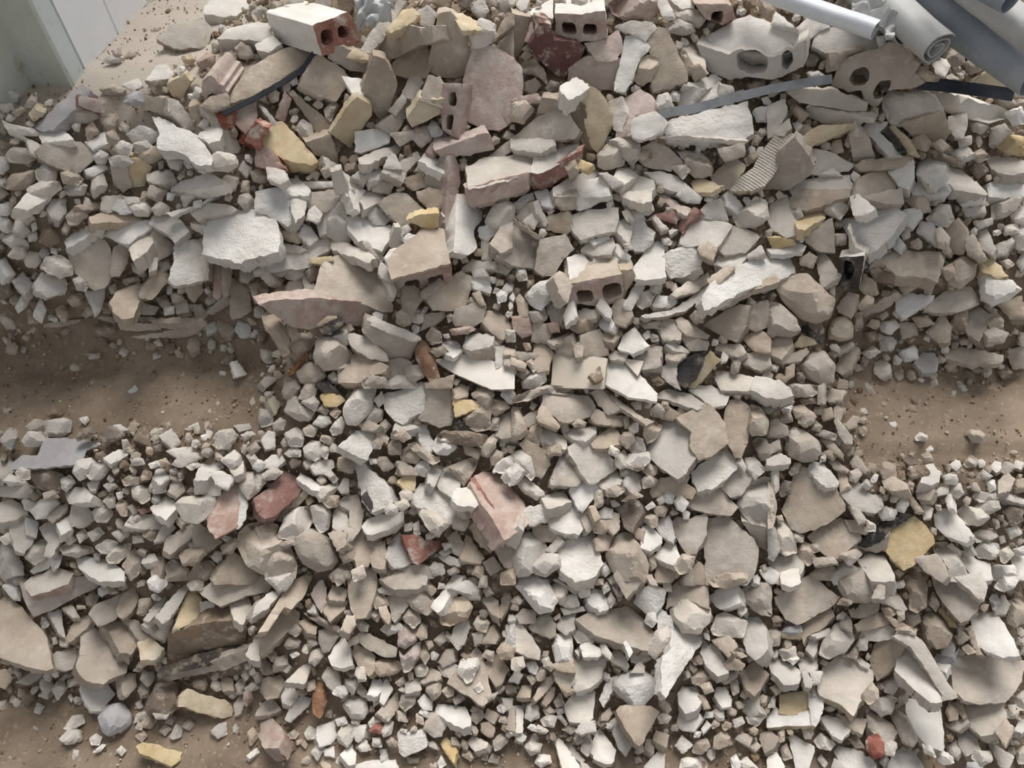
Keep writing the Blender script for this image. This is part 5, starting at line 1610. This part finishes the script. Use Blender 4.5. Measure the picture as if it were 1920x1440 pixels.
for ln in DATA.strip().split('\n'):
    if ln[0] == '@':
        tx, ty = map(int, ln[1:].split()); continue
    part = ln[0] == '+'
    ln = ln.lstrip('+')
    label = None
    if '#' in ln: ln, label = ln.split('#')
    head, pts = ln.split(':')
    hd = head.split()
    polys = [[(tx+2.5*float(a), ty+2.5*float(b)) for a, b in (q.split(',') for q in pp.split())] for pp in pts.split(';')]
    for i, pl in enumerate(polys):
        if area(pl) < 0: polys[i] = pl[::-1]
    p = dict(kind=hd[0][0], col=hd[0][1], col2=hd[0][-1], face=hd[1], poly=polys[0], holes=polys[1:], label=label or None, part=part, idx=len(pieces))
    p['th'] = float(hd[2])/100 if len(hd) > 2 else .03
    if hd[1][0] == 'e':
        ex, ey, el = map(float, hd[1][1:].split(','))
        p['ext'] = (ex*2.5, ey*2.5, el/100); p['th'] = el/100
    po = p['poly']
    gx = sum(a for a, _ in po)/len(po); gy = sum(b for _, b in po)/len(po)
    if p['kind'] != 'h':
        p['poly'] = po = [(a+(a-gx)/(math.hypot(a-gx, b-gy)+1e-6)*GROW, b+(b-gy)/(math.hypot(a-gx, b-gy)+1e-6)*GROW) for a, b in po]
    p['c'] = (sum(a for a, _ in po)/len(po), sum(b for _, b in po)/len(po))
    p['area'] = abs(area(po))
    p['box'] = (min(a for a, _ in po), min(b for _, b in po), max(a for a, _ in po), max(b for _, b in po))
    if part: p['of'] = owner
    else: owner = p
    pieces.append(p)
traced = len(pieces)

# smaller stones lying in the gaps the big ones leave
cov = np.zeros((380, 500), bool)
yy, xx = np.mgrid[0:380, 0:500]
def mark(poly, box):
    x0, y0, x1, y1 = [int(v/4)+10 for v in box]
    for j in range(max(0, y0), min(380, y1+2)):
        for i in range(max(0, x0), min(500, x1+2)):
            if not cov[j, i] and inside(((i-10)*4, (j-10)*4), poly): cov[j, i] = True
for p in pieces: mark(p['poly'], p['box'])
gr = random.Random(21)
NF = {'rubble_pebble': 0, 'plaster_crumb': 0, 'mortar_crumb': 0, 'masonry_crumb': 0}
for stage, radii in enumerate(((19, 17, 16), (15, 14, 13), (12, 11, 10), (9, 8.5, 8), (7.5, 7, 6.5))):
    for _ in range(9000):
        u, v = gr.uniform(0, 1920), gr.uniform(0, 1440)
        i, j = int(u/4)+10, int(v/4)+10
        R = gr.choice(radii)
        k = max(1, int(R*.8/4))
        if cov[max(0, j-k):j+k+1, max(0, i-k):i+k+1].any(): continue
        t = hit(u, v); q = CAM + ray(u, v)*t
        if gr.random() < min(1, bare(q.x, q.y)*(1.3 if stage < 2 else .97)): continue
        col = gr.choice('GGGBBBBBBBTTWS'); kd = gr.choice('cs')
        nm = {'W': 'plaster_crumb', 'S': 'plaster_crumb', 'G': 'mortar_crumb'}.get(col, 'rubble_pebble' if kd == 'c' else 'masonry_crumb')
        if NF[nm] >= 300: continue
        n = gr.randint(4, 6); a0 = gr.uniform(0, 6)
        asp = gr.uniform(.6, 1.0); rot = gr.uniform(0, 3.1)
        po = []
        for e in range(n):
            a = a0 + e*2*math.pi/n + gr.uniform(-.35, .35); rr = R*gr.uniform(1.0, 1.5)
            X, Y = rr*math.cos(a), rr*asp*math.sin(a)
            po.append((u+X*math.cos(rot)-Y*math.sin(rot), v+X*math.sin(rot)+Y*math.cos(rot)))
        if area(po) < 0: po = po[::-1]
        p = dict(kind=kd, col=col, face='m', poly=po, holes=[], label=None, part=False, th=R*.0013, idx=len(pieces), c=(u, v), area=abs(area(po)),
                 box=(min(a for a, _ in po), min(b for _, b in po), max(a for a, _ in po), max(b for _, b in po)), fill=True)
        p['col2'] = p['col']; p['name'] = nm
        pieces.append(p); mark(po, p['box']); NF[nm] += 1

placed = []
def plane_t(P, n, d):
    return (P-CAM).dot(n)/d.dot(n)
def place(p):
    r = random.Random(p['idx']*131+5)
    c = p['c']
    d = ray(*c)
    t = hit(*c)
    v = -d.normalized()
    up = Vector((0, 0, 1))
    if 'ext' in p:
        ex, ey, el = p['ext']
        t -= .02
        P = CAM + d*t
        d2 = ray(c[0]+ex, c[1]+ey)
        # far point on the displaced ray at distance el from P
        q = P-CAM
        bq = d2.dot(q); aq = d2.dot(d2); cq = q.dot(q)-el*el
        disc = max(0, bq*bq-aq*cq)
        P2 = CAM + d2*((bq+math.sqrt(disc))/aq)
        n = (P-P2).normalized()
    else:
        f = p['face']
        if f[0] == 'u': n = v*.45 + up*.8 + Vector((0, .12, 0))
        elif f[0] == 'f': n = v + Vector((0, -.75, -.12))
        else:
            n = v + Vector((0, .30, .22))*{'W': 1.25, 'S': 1.2, 'G': 1.0}.get(p['col'], .65)
        if p['kind'] == 'c': n = v + Vector((0, .15, .15))
        jit = .22 if p['kind'] == 's' else .12
        n.normalize()
        n += Vector((r.gauss(0, jit), r.gauss(0, jit), r.gauss(0, jit*.6)))
        if 'l' in f[1:]: n += Vector((-.5, 0, 0))
        if 'r' in f[1:]: n += Vector((.5, 0, 0))
        n.normalize()
        if n.dot(v) < .45: n = (n + v*.5).normalized()
    # rest on anything bigger that lies underneath
    if p['part']:
        o = p['of']
        t = min(t, plane_t(o['P'], o['n'], d) - .003)
        if p['face'][0] == 'f':                      # a broken side hangs from the edge of the face above it
            hi2 = sorted(p['poly'], key=lambda q: q[1])[:3]
            d = ray(sum(q[0] for q in hi2)/3, sum(q[1] for q in hi2)/3)
            t = plane_t(o['P'], o['n'], d) - .002
    else:
        samp = [c] + [(c[0]+(q[0]-c[0])*.72, c[1]+(q[1]-c[1])*.72) for q in p['poly']]
        t0 = t
        P0 = CAM + d*t0
        mine = [plane_t(P0, n, ray(*q)) for q in samp]
        gap = .004 if p['kind'] == 's' else .001
        need = 0
        if not p.get('fill'):
            b0 = p['box']
            for o in placed:
                bx = o['box']
                if o.get('fill') or bx[0] > b0[2] or bx[2] < b0[0] or bx[1] > b0[3] or bx[3] < b0[1]: continue
                for q, tq in zip(samp, mine):
                    if inside(q, o['poly']):
                        need = max(need, tq + gap - plane_t(o['P'], o['n'], ray(*q)))
        t = t0 - min(.075 if p['label'] else .05, max(0, need))
    if p['label'] and not p['part']:
        t -= .007
        if c[1] < 330 and p['area'] > 2500 and 380 < c[0] < 1600: t -= .015
    sink = .012 if p.get('fill') else .004
    for _ in range(4):
        P = CAM + d*t
        low = 1
        for q in p['poly']:
            dq = ray(*q)
            X = CAM + dq*plane_t(P, n, dq)
            low = min(low, X.z - ground(X.x, X.y))
        need = sink*(-1 if p.get('fill') else 1) - low
        if need <= 0: break
        t -= min(.03, need*.9)
    P = CAM + d*t
    p['P'], p['n'], p['t'] = P, n, t
    placed.append(p)
for p in sorted([p for p in pieces if not p['part']], key=lambda p: (bool(p.get('fill')), -p['area'])):
    place(p)
    for k in pieces[p['idx']+1:]:
        if not k['part']: break
        place(k)

def build(p):
    r = random.Random(p['idx']*77+3)
    P, n, th = p['P'], p['n'], p['th']
    if p['kind'] == 's' and p['col'] != 'X': th *= 1.3
    ex = n.cross(Vector((0, 0, 1)))
    if ex.length < .1: ex = Vector((1, 0, 0))
    ex.normalize(); ey = n.cross(ex).normalized()
    pxm = p['t']/F                                   # metres per pixel at the piece
    kind = p['kind']
    def flat(poly):
        out = []
        for q in poly:
            dq = ray(*q); X = CAM + dq*plane_t(P, n, dq) - P
            out.append((X.dot(ex), X.dot(ey)))
        return out
    size = math.sqrt(p['area'])
    if kind == 'c': bd = roughen(p['poly'], .09, max(5, size/5), min(.9, size*.018), r)
    else: bd = roughen(p['poly'], .03, max(4.5, min(9, size/6)), {'S': 1.2, 'X': .25, 'W': .7}.get(p['col'], .8)*min(1, size/40), r)
    B = flat(bd)
    if area(B) < 0: B = B[::-1]
    HL = []
    for h in p['holes']:
        q = flat(roughen(h, .18, 8, .5, r))
        if area(q) < 0: q = q[::-1]
        HL.append(q)
    x0, x1 = min(a for a, _ in B), max(a for a, _ in B); y0, y1 = min(b for _, b in B), max(b for _, b in B)
    sp = max(.005, math.sqrt((x1-x0)*(y1-y0))/(8 if kind == 's' else 10))
    pts = list(B); edges = [(i, (i+1) % len(B)) for i in range(len(B))]
    for q in HL:
        k = len(pts); pts += q
        edges += [(k+i, k+(i+1) % len(q)) for i in range(len(q))]
    nb = len(pts)
    y = y0 + sp*.5
    row = 0
    while y < y1:
        x = x0 + sp*(.25 + .5*(row % 2))
        while x < x1:
            q = (x + r.uniform(-.25, .25)*sp, y + r.uniform(-.25, .25)*sp)
            if inside(q, B) and edge_dist(q, B) > sp*.42 and all(not inside(q, h) and edge_dist(q, h) > sp*.3 for h in HL): pts.append(q)
            x += sp
        y += sp*.87; row += 1
    vo, eo, fo, ov, oe, of_ = delaunay_2d_cdt([Vector(q) for q in pts], edges, [], 1, 1e-6, True)
    first = {}
    for i, l in enumerate(ov):
        for k in l: first[k] = i
    tris = []
    for f in fo:
        cx = sum(vo[i][0] for i in f)/len(f); cy = sum(vo[i][1] for i in f)/len(f)
        if inside((cx, cy), B) and not any(inside((cx, cy), h) for h in HL): tris.append(list(f))
    seed = r.uniform(0, 100)
    rad = math.sqrt(abs(area(B)))*.5
    planes = []
    if kind == 'c':
        H = min(th, rad*.95)
        for k in range(5):
            a = k*1.2566 + r.uniform(-.5, .5); g = r.uniform(.25, 1.1)
            planes.append((H*r.uniform(.65, 1.15), math.cos(a)*g*H/rad, math.sin(a)*g*H/rad))
    bset = {first[i] for i in range(nb) if i in first}
    amp = {'S': .0030, 'X': .0, 'W': .0016}.get(p['col'], .0022)
    amp = min(amp, rad*.09)
    tilt = (r.gauss(0, .03), r.gauss(0, .03))
    V = []
    cxm, cym = (x0+x1)/2, (y0+y1)/2
    for i, q in enumerate(vo):
        qx, qy = q[0], q[1]
        if kind == 'c':
            if i in bset: h = 0
            else:
                h = min(a + gx*(qx-cxm) + gy*(qy-cym) for a, gx, gy in planes)
                h = min(h, edge_dist((qx, qy), B)*2.2)
                h += noise.noise((qx*60+seed, qy*60, seed))*rad*.03
        else:
            nz = noise.noise((qx*22+seed, qy*22, seed))*1.5 + noise.noise((qx*70+seed, qy*70, seed+9))
            if p['col'] == 'S': nz += .7*noise.noise((qx*170+seed, qy*170, seed+4))
            h = amp*nz
            if i in bset: h -= min(th*.12, .0022)*r.uniform(.2, 1.6)
        V.append(P + ex*qx + ey*qy + n*h)
    Fc = [(f if kind else f) for f in tris]
    # keep the winding towards the viewer
    def wind(f):
        a, b, c = V[f[0]], V[f[1]], V[f[2]]
        return f if (b-a).cross(c-a).dot(n) > 0 else f[::-1]
    Fc = [wind(f) for f in Fc]
    mi = [0]*len(Fc)
    loop = [first[i] for i in range(len(B))]
    # sides: broken edge, narrower or wider towards the back
    depth = th if kind != 'c' else min(th, rad)*.8
    prev = loop
    steps = ((.35, 1.0), (.75, 1.0), (1.0, .97)) if kind != 'c' else ((.45, .97), (1.0, .68))
    cc = Vector((sum(V[i].x for i in loop), sum(V[i].y for i in loop), sum(V[i].z for i in loop)))/len(loop)
    under = r.uniform(.90, 1.03) if kind == 's' else 1
    for s, k in steps:
        ring = []
        kk = k*(1+(under-1)*s)
        for i in loop:
            b = V[i]
            o = cc + (b-cc)*kk
            o = o - n*depth*s
            jj = min(.0028, rad*.07, th*.13)
            if kind == 'h': jj *= .3
            o += ex*r.gauss(0, jj*.7) + ey*r.gauss(0, jj*.7) + n*r.gauss(0, jj*.4)
            V.append(o); ring.append(len(V)-1)
        m_ = len(loop)
        for i in range(m_):
            j = (i+1) % m_
            Fc.append([prev[i], ring[i], ring[j], prev[j]]); mi.append(1)
        prev = ring
    Fc.append(prev[::-1]); mi.append(1)
    for k0, q in zip([len(B)+sum(len(h) for h in HL[:k]) for k in range(len(HL))], HL):
        lp = [first[k0+i] for i in range(len(q))]
        rg = []
        for i in lp:
            V.append(V[i] - n*min(depth*.82, .07)); rg.append(len(V)-1)
        for i in range(len(lp)):
            j = (i+1) % len(lp)
            Fc.append([lp[i], lp[j], rg[j], rg[i]]); mi.append(0)
        Fc.append(rg); mi.append(0)
    V = [x - P for x in V]
    me = bpy.data.meshes.new(p['name'])
    me.from_pydata(V, [], Fc)
    me.update()
    bm = bmesh.new(); bm.from_mesh(me)
    bmesh.ops.recalc_face_normals(bm, faces=bm.faces[:])
    bm.to_mesh(me); bm.free()
    me.polygons.foreach_set('material_index', mi)
    ob = link(p['name'], me, [p['col'], p['col2']], None, 19 if kind == 'c' else 40)
    ob.location = P
    return ob

# names, categories and labels
BIG, MID = 2600, 900
def naming(p):
    c, k, a = p['col'], p['kind'], p['area']
    if k == 'h':
        if c in 'PR': return 'hollow_brick', 'brick'
        return ('socket_box', 'socket box') if c == 'K' else ('hollow_block', 'block')
    if p.get('fill'): return p['name'], {'rubble_pebble': 'pebble', 'plaster_crumb': 'plaster', 'mortar_crumb': 'mortar', 'masonry_crumb': 'masonry'}[p['name']]
    if c in 'RPM': return 'brick_fragment', 'brick'
    if c == 'Y': return 'yellow_foam_piece', 'foam'
    if c == 'K': return 'tarred_scrap', 'tar'
    if c == 'O': return 'wood_splinter', 'wood'
    if c == 'X': return 'tile_shard', 'tile'
    if k == 'c': return ('mortar_lump' if c in 'WGSD' else 'rubble_stone'), ('mortar' if c in 'WGSD' else 'stone')
    if c in 'WS': return ('plaster_slab' if a > 1300 else 'plaster_chip'), 'plaster'
    if c == 'G': return ('mortar_slab' if a > 1300 else 'mortar_chip'), 'mortar'
    return ('masonry_slab' if a > 1500 else 'masonry_shard'), 'masonry'
COLW = {'W': 'white', 'S': 'rough white', 'G': 'pale grey', 'B': 'beige', 'T': 'brown', 'Y': 'yellow', 'R': 'red', 'P': 'dusty pink', 'M': 'maroon', 'K': 'black', 'D': 'blue-grey', 'O': 'orange', 'X': 'cream', 'V': 'grooved'}
NOUN = {'plaster_slab': 'plaster slab', 'plaster_chip': 'plaster chip', 'mortar_slab': 'mortar slab', 'mortar_chip': 'mortar chip', 'masonry_slab': 'slab', 'masonry_shard': 'shard', 'mortar_lump': 'lump',
        'rubble_stone': 'stone', 'brick_fragment': 'brick piece', 'yellow_foam_piece': 'foam piece', 'tarred_scrap': 'tarred scrap', 'wood_splinter': 'splinter', 'tile_shard': 'tile piece', 'rubble_pebble': 'pebble', 'plaster_crumb': 'plaster bit', 'mortar_crumb': 'mortar bit', 'masonry_crumb': 'masonry bit'}
CUT = [' in ', ' left ', ' right ', ' below', ' above', ' beside', ' at ', ' lying', ' under', ' with ', ' between', ' standing', ' leaning', ' on ', ' of the', ' tucked', ' sloping', ' behind', ' showing', ' half ', ' pointing', ' overlapping', ' sweeping', ' resting', ' tilted', ' against', ' like', ' sitting', ',', ' overhanging', ' above', ' near', ' turned']
def head_of(label):
    k = min([label.find(c) for c in CUT if label.find(c) > 0] + [len(label)])
    return label[:k].strip()
heads = {}
for p in pieces:
    if p['label'] and not p['part']:
        heads.setdefault(head_of(p['label']), []).append(p)
marks = [(h, l[0]) for h, l in heads.items() if len(l) == 1 and 2 <= len(h.split()) <= 8]
taken = {p['label'] for p in pieces if p['label']}
def direction(dx, dy):
    a = math.degrees(math.atan2(-dy, dx)) % 360
    return ['right of', 'upper right of', 'above', 'upper left of', 'left of', 'lower left of', 'below', 'lower right of'][int((a+22.5)//45) % 8]
def auto_label(p):
    a = p['area']
    size = 'tiny' if a < 260 else 'small' if a < 750 else 'medium' if a < 2200 else 'large'
    po = p['poly']
    bx = p['box']
    # how long it is along its main axis
    X = np.array(po) - np.array(p['c'])
    ev = np.linalg.eigvalsh(X.T @ X)
    ratio = math.sqrt(ev[1]/max(ev[0], 1e-6))
    form = 'long' if ratio > 2.1 else ''
    if p['kind'] == 's': sh = {3: 'triangular', 4: 'four-sided', 5: 'five-sided'}.get(len(po), 'many-sided')
    else: sh = 'rounded' if ratio < 1.45 else 'oblong'
    what = ' '.join(x for x in (size, form, COLW[p['col']], sh, NOUN[p['name']]) if x)
    near = sorted(marks, key=lambda m: (m[1]['c'][0]-p['c'][0])**2 + (m[1]['c'][1]-p['c'][1])**2)
    for h, m in near[:14]:
        dx, dy = p['c'][0]-m['c'][0], p['c'][1]-m['c'][1]
        on = inside(p['c'], m['poly'])
        l = what + (' lying on the ' if on else ' ' + direction(dx, dy) + ' the ') + h
        if len(l.split()) > 16: continue
        if l not in taken:
            taken.add(l); return l
    return what + ' in the pile'
GROUPS = {'plaster_slab': 'broken plaster slabs', 'plaster_chip': 'plaster chips', 'mortar_slab': 'broken mortar slabs', 'mortar_chip': 'mortar chips', 'masonry_slab': 'beige masonry slabs', 'masonry_shard': 'beige masonry shards',
          'mortar_lump': 'mortar lumps', 'rubble_stone': 'rubble stones', 'brick_fragment': 'brick fragments', 'yellow_foam_piece': 'yellow foam pieces', 'tarred_scrap': 'tarred scraps', 'wood_splinter': 'wood splinters',
          'tile_shard': 'cream tile shards', 'rubble_pebble': 'small pebbles in the gaps', 'plaster_crumb': 'small plaster bits in the gaps', 'mortar_crumb': 'small mortar bits in the gaps', 'masonry_crumb': 'small masonry bits in the gaps', 'hollow_brick': 'hollow bricks', 'hollow_block': 'hollow blocks'}
PARTN = {'Y': 'foam_backing', 'T': 'brown_backing', 'K': 'tar_layer', 'W': 'plaster_coat', 'S': 'rough_edge', 'R': 'red_core', 'B': 'broken_side', 'G': 'mortar_layer', 'D': 'dark_tip', 'P': 'brick_core'}
for p in pieces:
    if p['part']:
        p['name'] = PARTN.get(p['col'], 'broken_side')
        o = build(p)
        par = p['of']['obj']
        o.location = o.location - par.location
        o.parent = par
    else:
        p['name'], p['cat'] = naming(p)
        p['obj'] = o = build(p)
        tag(o, p['label'] or auto_label(p), p['cat'], GROUPS.get(p['name']), 'thing')

# ---------------------------------------------------------------- metal strips and rods
def ribbon(name, px, width, thick, lift, mat, label, cat, wdir=None):
    Ps = []
    for (a, b) in px:
        t = hit(a, b) - lift
        Ps.append(CAM + ray(a, b)*t)
    v = []; f = []
    for i, P in enumerate(Ps):
        d = (Ps[min(i+1, len(Ps)-1)] - Ps[max(i-1, 0)]).normalized()
        nrm = (CAM-P).normalized() + Vector((0, -.1, .35))
        wv = nrm.cross(d).normalized()
        nn = d.cross(wv).normalized()
        for sx, sy in ((-1, -1), (1, -1), (1, 1), (-1, 1)):
            v.append(P - Ps[0] + wv*(sx*width/2) + nn*(sy*thick/2))
    for i in range(len(Ps)-1):
        for k in range(4):
            a, b = i*4+k, i*4+(k+1) % 4
            f.append((a, b, b+4, a+4))
    f.append((3, 2, 1, 0)); k = (len(Ps)-1)*4
    f.append((k, k+1, k+2, k+3))
    me = pydata(name, v, f)
    bm = bmesh.new(); bm.from_mesh(me); bmesh.ops.recalc_face_normals(bm, faces=bm.faces[:]); bm.to_mesh(me); bm.free()
    o = link(name, me, [mat], smooth=30)
    o.location = Ps[0]
    return tag(o, label, cat)
ribbon('metal_strip', [(1236, 216), (1268, 208), (1298, 205), (1345, 192), (1395, 179), (1445, 167), (1500, 157), (1560, 148)], .018, .0025, .055, 'steel', 'bent grey metal strip lying across the upper right of the pile', 'metal strip')
ribbon('metal_strip', [(1722, 156), (1770, 160), (1830, 168), (1900, 178)], .024, .003, .04, 'black_metal', 'dark flat metal strip running below the big grey roll', 'metal strip')
ribbon('metal_rod', [(418, 214), (480, 183), (535, 152), (566, 132), (590, 98)], .009, .008, .035, 'black_metal', 'thin black metal rod below the topmost hollow brick', 'metal rod')

# ---------------------------------------------------------------- rolled sheets at the upper right
def roll(name, a, za, b, zb, r, turns, mat, label, thick=.0022, inner=.35):
    A_, B_ = at_floor(a[0], a[1], za), at_floor(b[0], b[1], zb)
    d = (B_-A_).normalized()
    u = d.cross(Vector((0, 0, 1))).normalized(); w_ = u.cross(d)
    N = int(26*turns)
    sec = []
    for i in range(N+1):
        s = i/N
        rr = r*(1 - (1-inner)*s)
        an = s*turns*2*math.pi + .6
        sec.append((rr*math.cos(an), rr*math.sin(an)*(.93 + .07*math.sin(3*an))))
    inn = []
    for i, (x, y) in enumerate(sec):
        l = math.hypot(x, y)
        inn.append((x*(l-thick)/l, y*(l-thick)/l))
    prof_ = sec + inn[::-1]
    m_ = len(prof_)
    L_ = (B_-A_).length
    S = 14
    v = []; f = []
    for k in range(S+1):
        s = k/S
        wob = .004*math.sin(5*s+r*90)
        for (x, y) in prof_:
            nz = 1 + .05*noise.noise((x*60, y*60, s*7+r*50))
            p_ = d*(L_*s) + u*(x*nz+wob) + w_*(y*nz)
            v.append(p_)
    for k in range(S):
        for i in range(m_):
            j = (i+1) % m_
            f.append((k*m_+i, k*m_+j, (k+1)*m_+j, (k+1)*m_+i))
    for i in range(N):
        f.append((i, i+1, m_-2-i, m_-1-i))
        k = S*m_
        f.append((k+m_-1-i, k+m_-2-i, k+i+1, k+i))
    me = pydata(name, v, f)
    bm = bmesh.new(); bm.from_mesh(me); bmesh.ops.recalc_face_normals(bm, faces=bm.faces[:]); bm.to_mesh(me); bm.free()
    o = link(name, me, [mat], smooth=50)
    o.location = A_
    return tag(o, label, 'roll', 'rolled sheets at the top right')
roll('rolled_sheet', (1950, 142), 1.0, (1600, -88), 1.03, .046, 1.2, 'sheet_grey', 'big thick grey roll running down to the right edge', inner=.8)
roll('rolled_sheet', (1640, 58), 1.015, (1400, -30), 1.02, .020, 1.15, 'sheet_white', 'slim white tube lying at the top right behind the rubble', inner=.85)
roll('rolled_sheet', (1758, 92), 1.005, (1610, -45), 1.03, .036, 2.3, 'sheet_pale', 'pale roll with an open spiral end facing the viewer', inner=.3)
roll('rolled_sheet', (1975, 92), 1.07, (1745, -75), 1.09, .032, 1.2, 'sheet_pale', 'light grey roll above the big thick grey roll at the corner', inner=.8)
roll('rolled_sheet', (1893, 4), 1.12, (1760, -80), 1.13, .024, 1.2, 'sheet_grey', 'short grey tube end at the very top right corner', inner=.8)
roll('rolled_sheet', (1700, 60), 1.0, (1560, -60), 1.0, .03, 1.2, 'sheet_grey', 'dark grey roll wedged between white tube and spiral roll', inner=.8)
def crumple(name, px, z0, h, mat, label, seed, cat='sheet'):
    """a stiff crumpled sheet standing in folds"""
    cs = [at_floor(x, y, z) for x, y, z in px]
    n_ = 12
    v = []; f = []
    O = cs[0]
    for j in range(n_+1):
        for i in range(n_+1):
            s, t = i/n_, j/n_
            p_ = cs[0]*(1-s)*(1-t) + cs[1]*s*(1-t) + cs[2]*s*t + cs[3]*(1-s)*t
            p_ = p_ + Vector((0, -.4, .9))*(h*(abs(noise.noise((s*2.2+seed, t*2.2, seed)))*2 + .5*noise.noise((s*5+seed, t*5, seed))))
            v.append(p_-O)
    m_ = n_+1
    for j in range(n_):
        for i in range(n_):
            a = j*m_+i
            f.append((a, a+1, a+m_+1)); f.append((a, a+m_+1, a+m_))
    me = pydata(name, v, f)
    o = link(name, me, [mat], smooth=28)
    o.location = O
    sm = o.modifiers.new('thickness', 'SOLIDIFY'); sm.thickness = .0015
    return tag(o, label, cat)
crumple('plastic_sheet', [(1590, 40, 1.0), (1668, 80, 1.0), (1690, 10, 1.03), (1600, -20, 1.03)], 1.0, .03, 'sheet_pale', 'creased pale plastic sheet between the white tube and spiral roll', 3)
crumple('plastic_sheet', [(672, 60, 1.0), (735, 45, 1.02), (745, -10, 1.05), (668, -6, 1.04)], 1.0, .03, 'sheet_pale', 'creased grey plastic sheet behind the topmost hollow brick', 8)

# ---------------------------------------------------------------- loose grit and gravel: too fine to count
def gravel(name, N, smin, smax, pick, palette, label, seed, lift=.25):
    rg = np.random.default_rng(seed)
    ico = bmesh.new(); bmesh.ops.create_icosphere(ico, subdivisions=1, radius=1)
    base = np.array([v.co[:] for v in ico.verts]); faces = np.array([[v.index for v in f.verts] for f in ico.faces]); ico.free()
    vs_, fs_, cs_ = [], [], []
    count = 0
    k = 0
    while k < N and count < N*12:
        count += 1
        x, y = rg.uniform(-1.5, 1.5), rg.uniform(.05, 2.3)
        pr = pick(float(x), float(y))
        if rg.random() > pr: continue
        s = smin*(smax/smin)**(rg.random()**1.9)
        q = rg.normal(size=4); q /= np.linalg.norm(q)
        a, b, c, d = q
        Rm = np.array([[1-2*(c*c+d*d), 2*(b*c-a*d), 2*(b*d+a*c)], [2*(b*c+a*d), 1-2*(b*b+d*d), 2*(c*d-a*b)], [2*(b*d-a*c), 2*(c*d+a*b), 1-2*(b*b+c*c)]])
        sh = base*rg.uniform(.72, 1.22, size=(12, 1))*np.array([1, rg.uniform(.6, 1), rg.uniform(.4, .85)])
        z = ground(float(x), float(y)) + s*lift
        vs_.append(sh @ Rm.T * s + np.array([x, y, z]))
        fs_.append(faces + 12*k)
        col = lin(palette[int(rg.integers(len(palette)))]); g = rg.uniform(.75, 1.15)
        cs_.append(np.tile(np.array([col[0]*g, col[1]*g, col[2]*g, 1.0]), (12, 1)))
        k += 1
    me = bpy.data.meshes.new(name)
    Vv = np.concatenate(vs_); Ff = np.concatenate(fs_)
    me.from_pydata(Vv.tolist(), [], Ff.tolist())
    at_ = me.color_attributes.new('tint', 'FLOAT_COLOR', 'POINT')
    at_.data.foreach_set('color', np.concatenate(cs_).ravel())
    if 'grit' not in M:
        m = bpy.data.materials.new('grit'); m.use_nodes = True
        b = m.node_tree.nodes['Principled BSDF']; b.inputs['Roughness'].default_value = .95; b.inputs['Specular IOR Level'].default_value = .15
        ca = nt(m, 'ShaderNodeVertexColor', layer_name='tint')
        m.node_tree.links.new(ca.outputs[0], b.inputs['Base Color'])
        M['grit'] = m
    o = link(name, me, ['grit'], smooth=0)
    return tag(o, label, 'gravel', kind='stuff')
PAL = [(176, 162, 144), (150, 132, 112), (196, 186, 172), (128, 108, 88), (206, 200, 190), (164, 146, 124), (184, 172, 156)]
PALD = [(150, 130, 106), (128, 108, 86), (172, 154, 130), (112, 92, 72), (190, 176, 154)]
gravel('gravel', 14000, .005, .015, lambda x, y: (1-bare(x, y))*.9, PAL, 'small broken gravel filling the gaps between the rubble pieces', 3, .45)
gravel('coarse_grit', 22000, .0018, .006, lambda x, y: .85*(1-bare(x, y)) + .10*bare(x, y), PAL, 'pale crumbs and grit scattered over the whole pile', 5, .5)
gravel('dust_crumbs', 7000, .0012, .0045, lambda x, y: bare(x, y)*.9, PALD, 'brown crumbs lying on the dusty steps and floor', 9, .3)

def beyond(x, y):
    """rubble going on past what the photograph shows, on both sides and towards the viewer"""
    px, py = project(Vector((x, y, ground(x, y))))
    return (1-bare(x, y)) if (px < -8 or px > 1928) and y < 1.75 else 0
gravel('loose_rubble', 3400, .012, .042, beyond, PAL[:1] + PAL[2:3] + PAL[4:] + [(212, 206, 197), (194, 185, 174), (172, 157, 141)], 'broken rubble continuing along the slope beyond the sides of the pile', 12, .35)
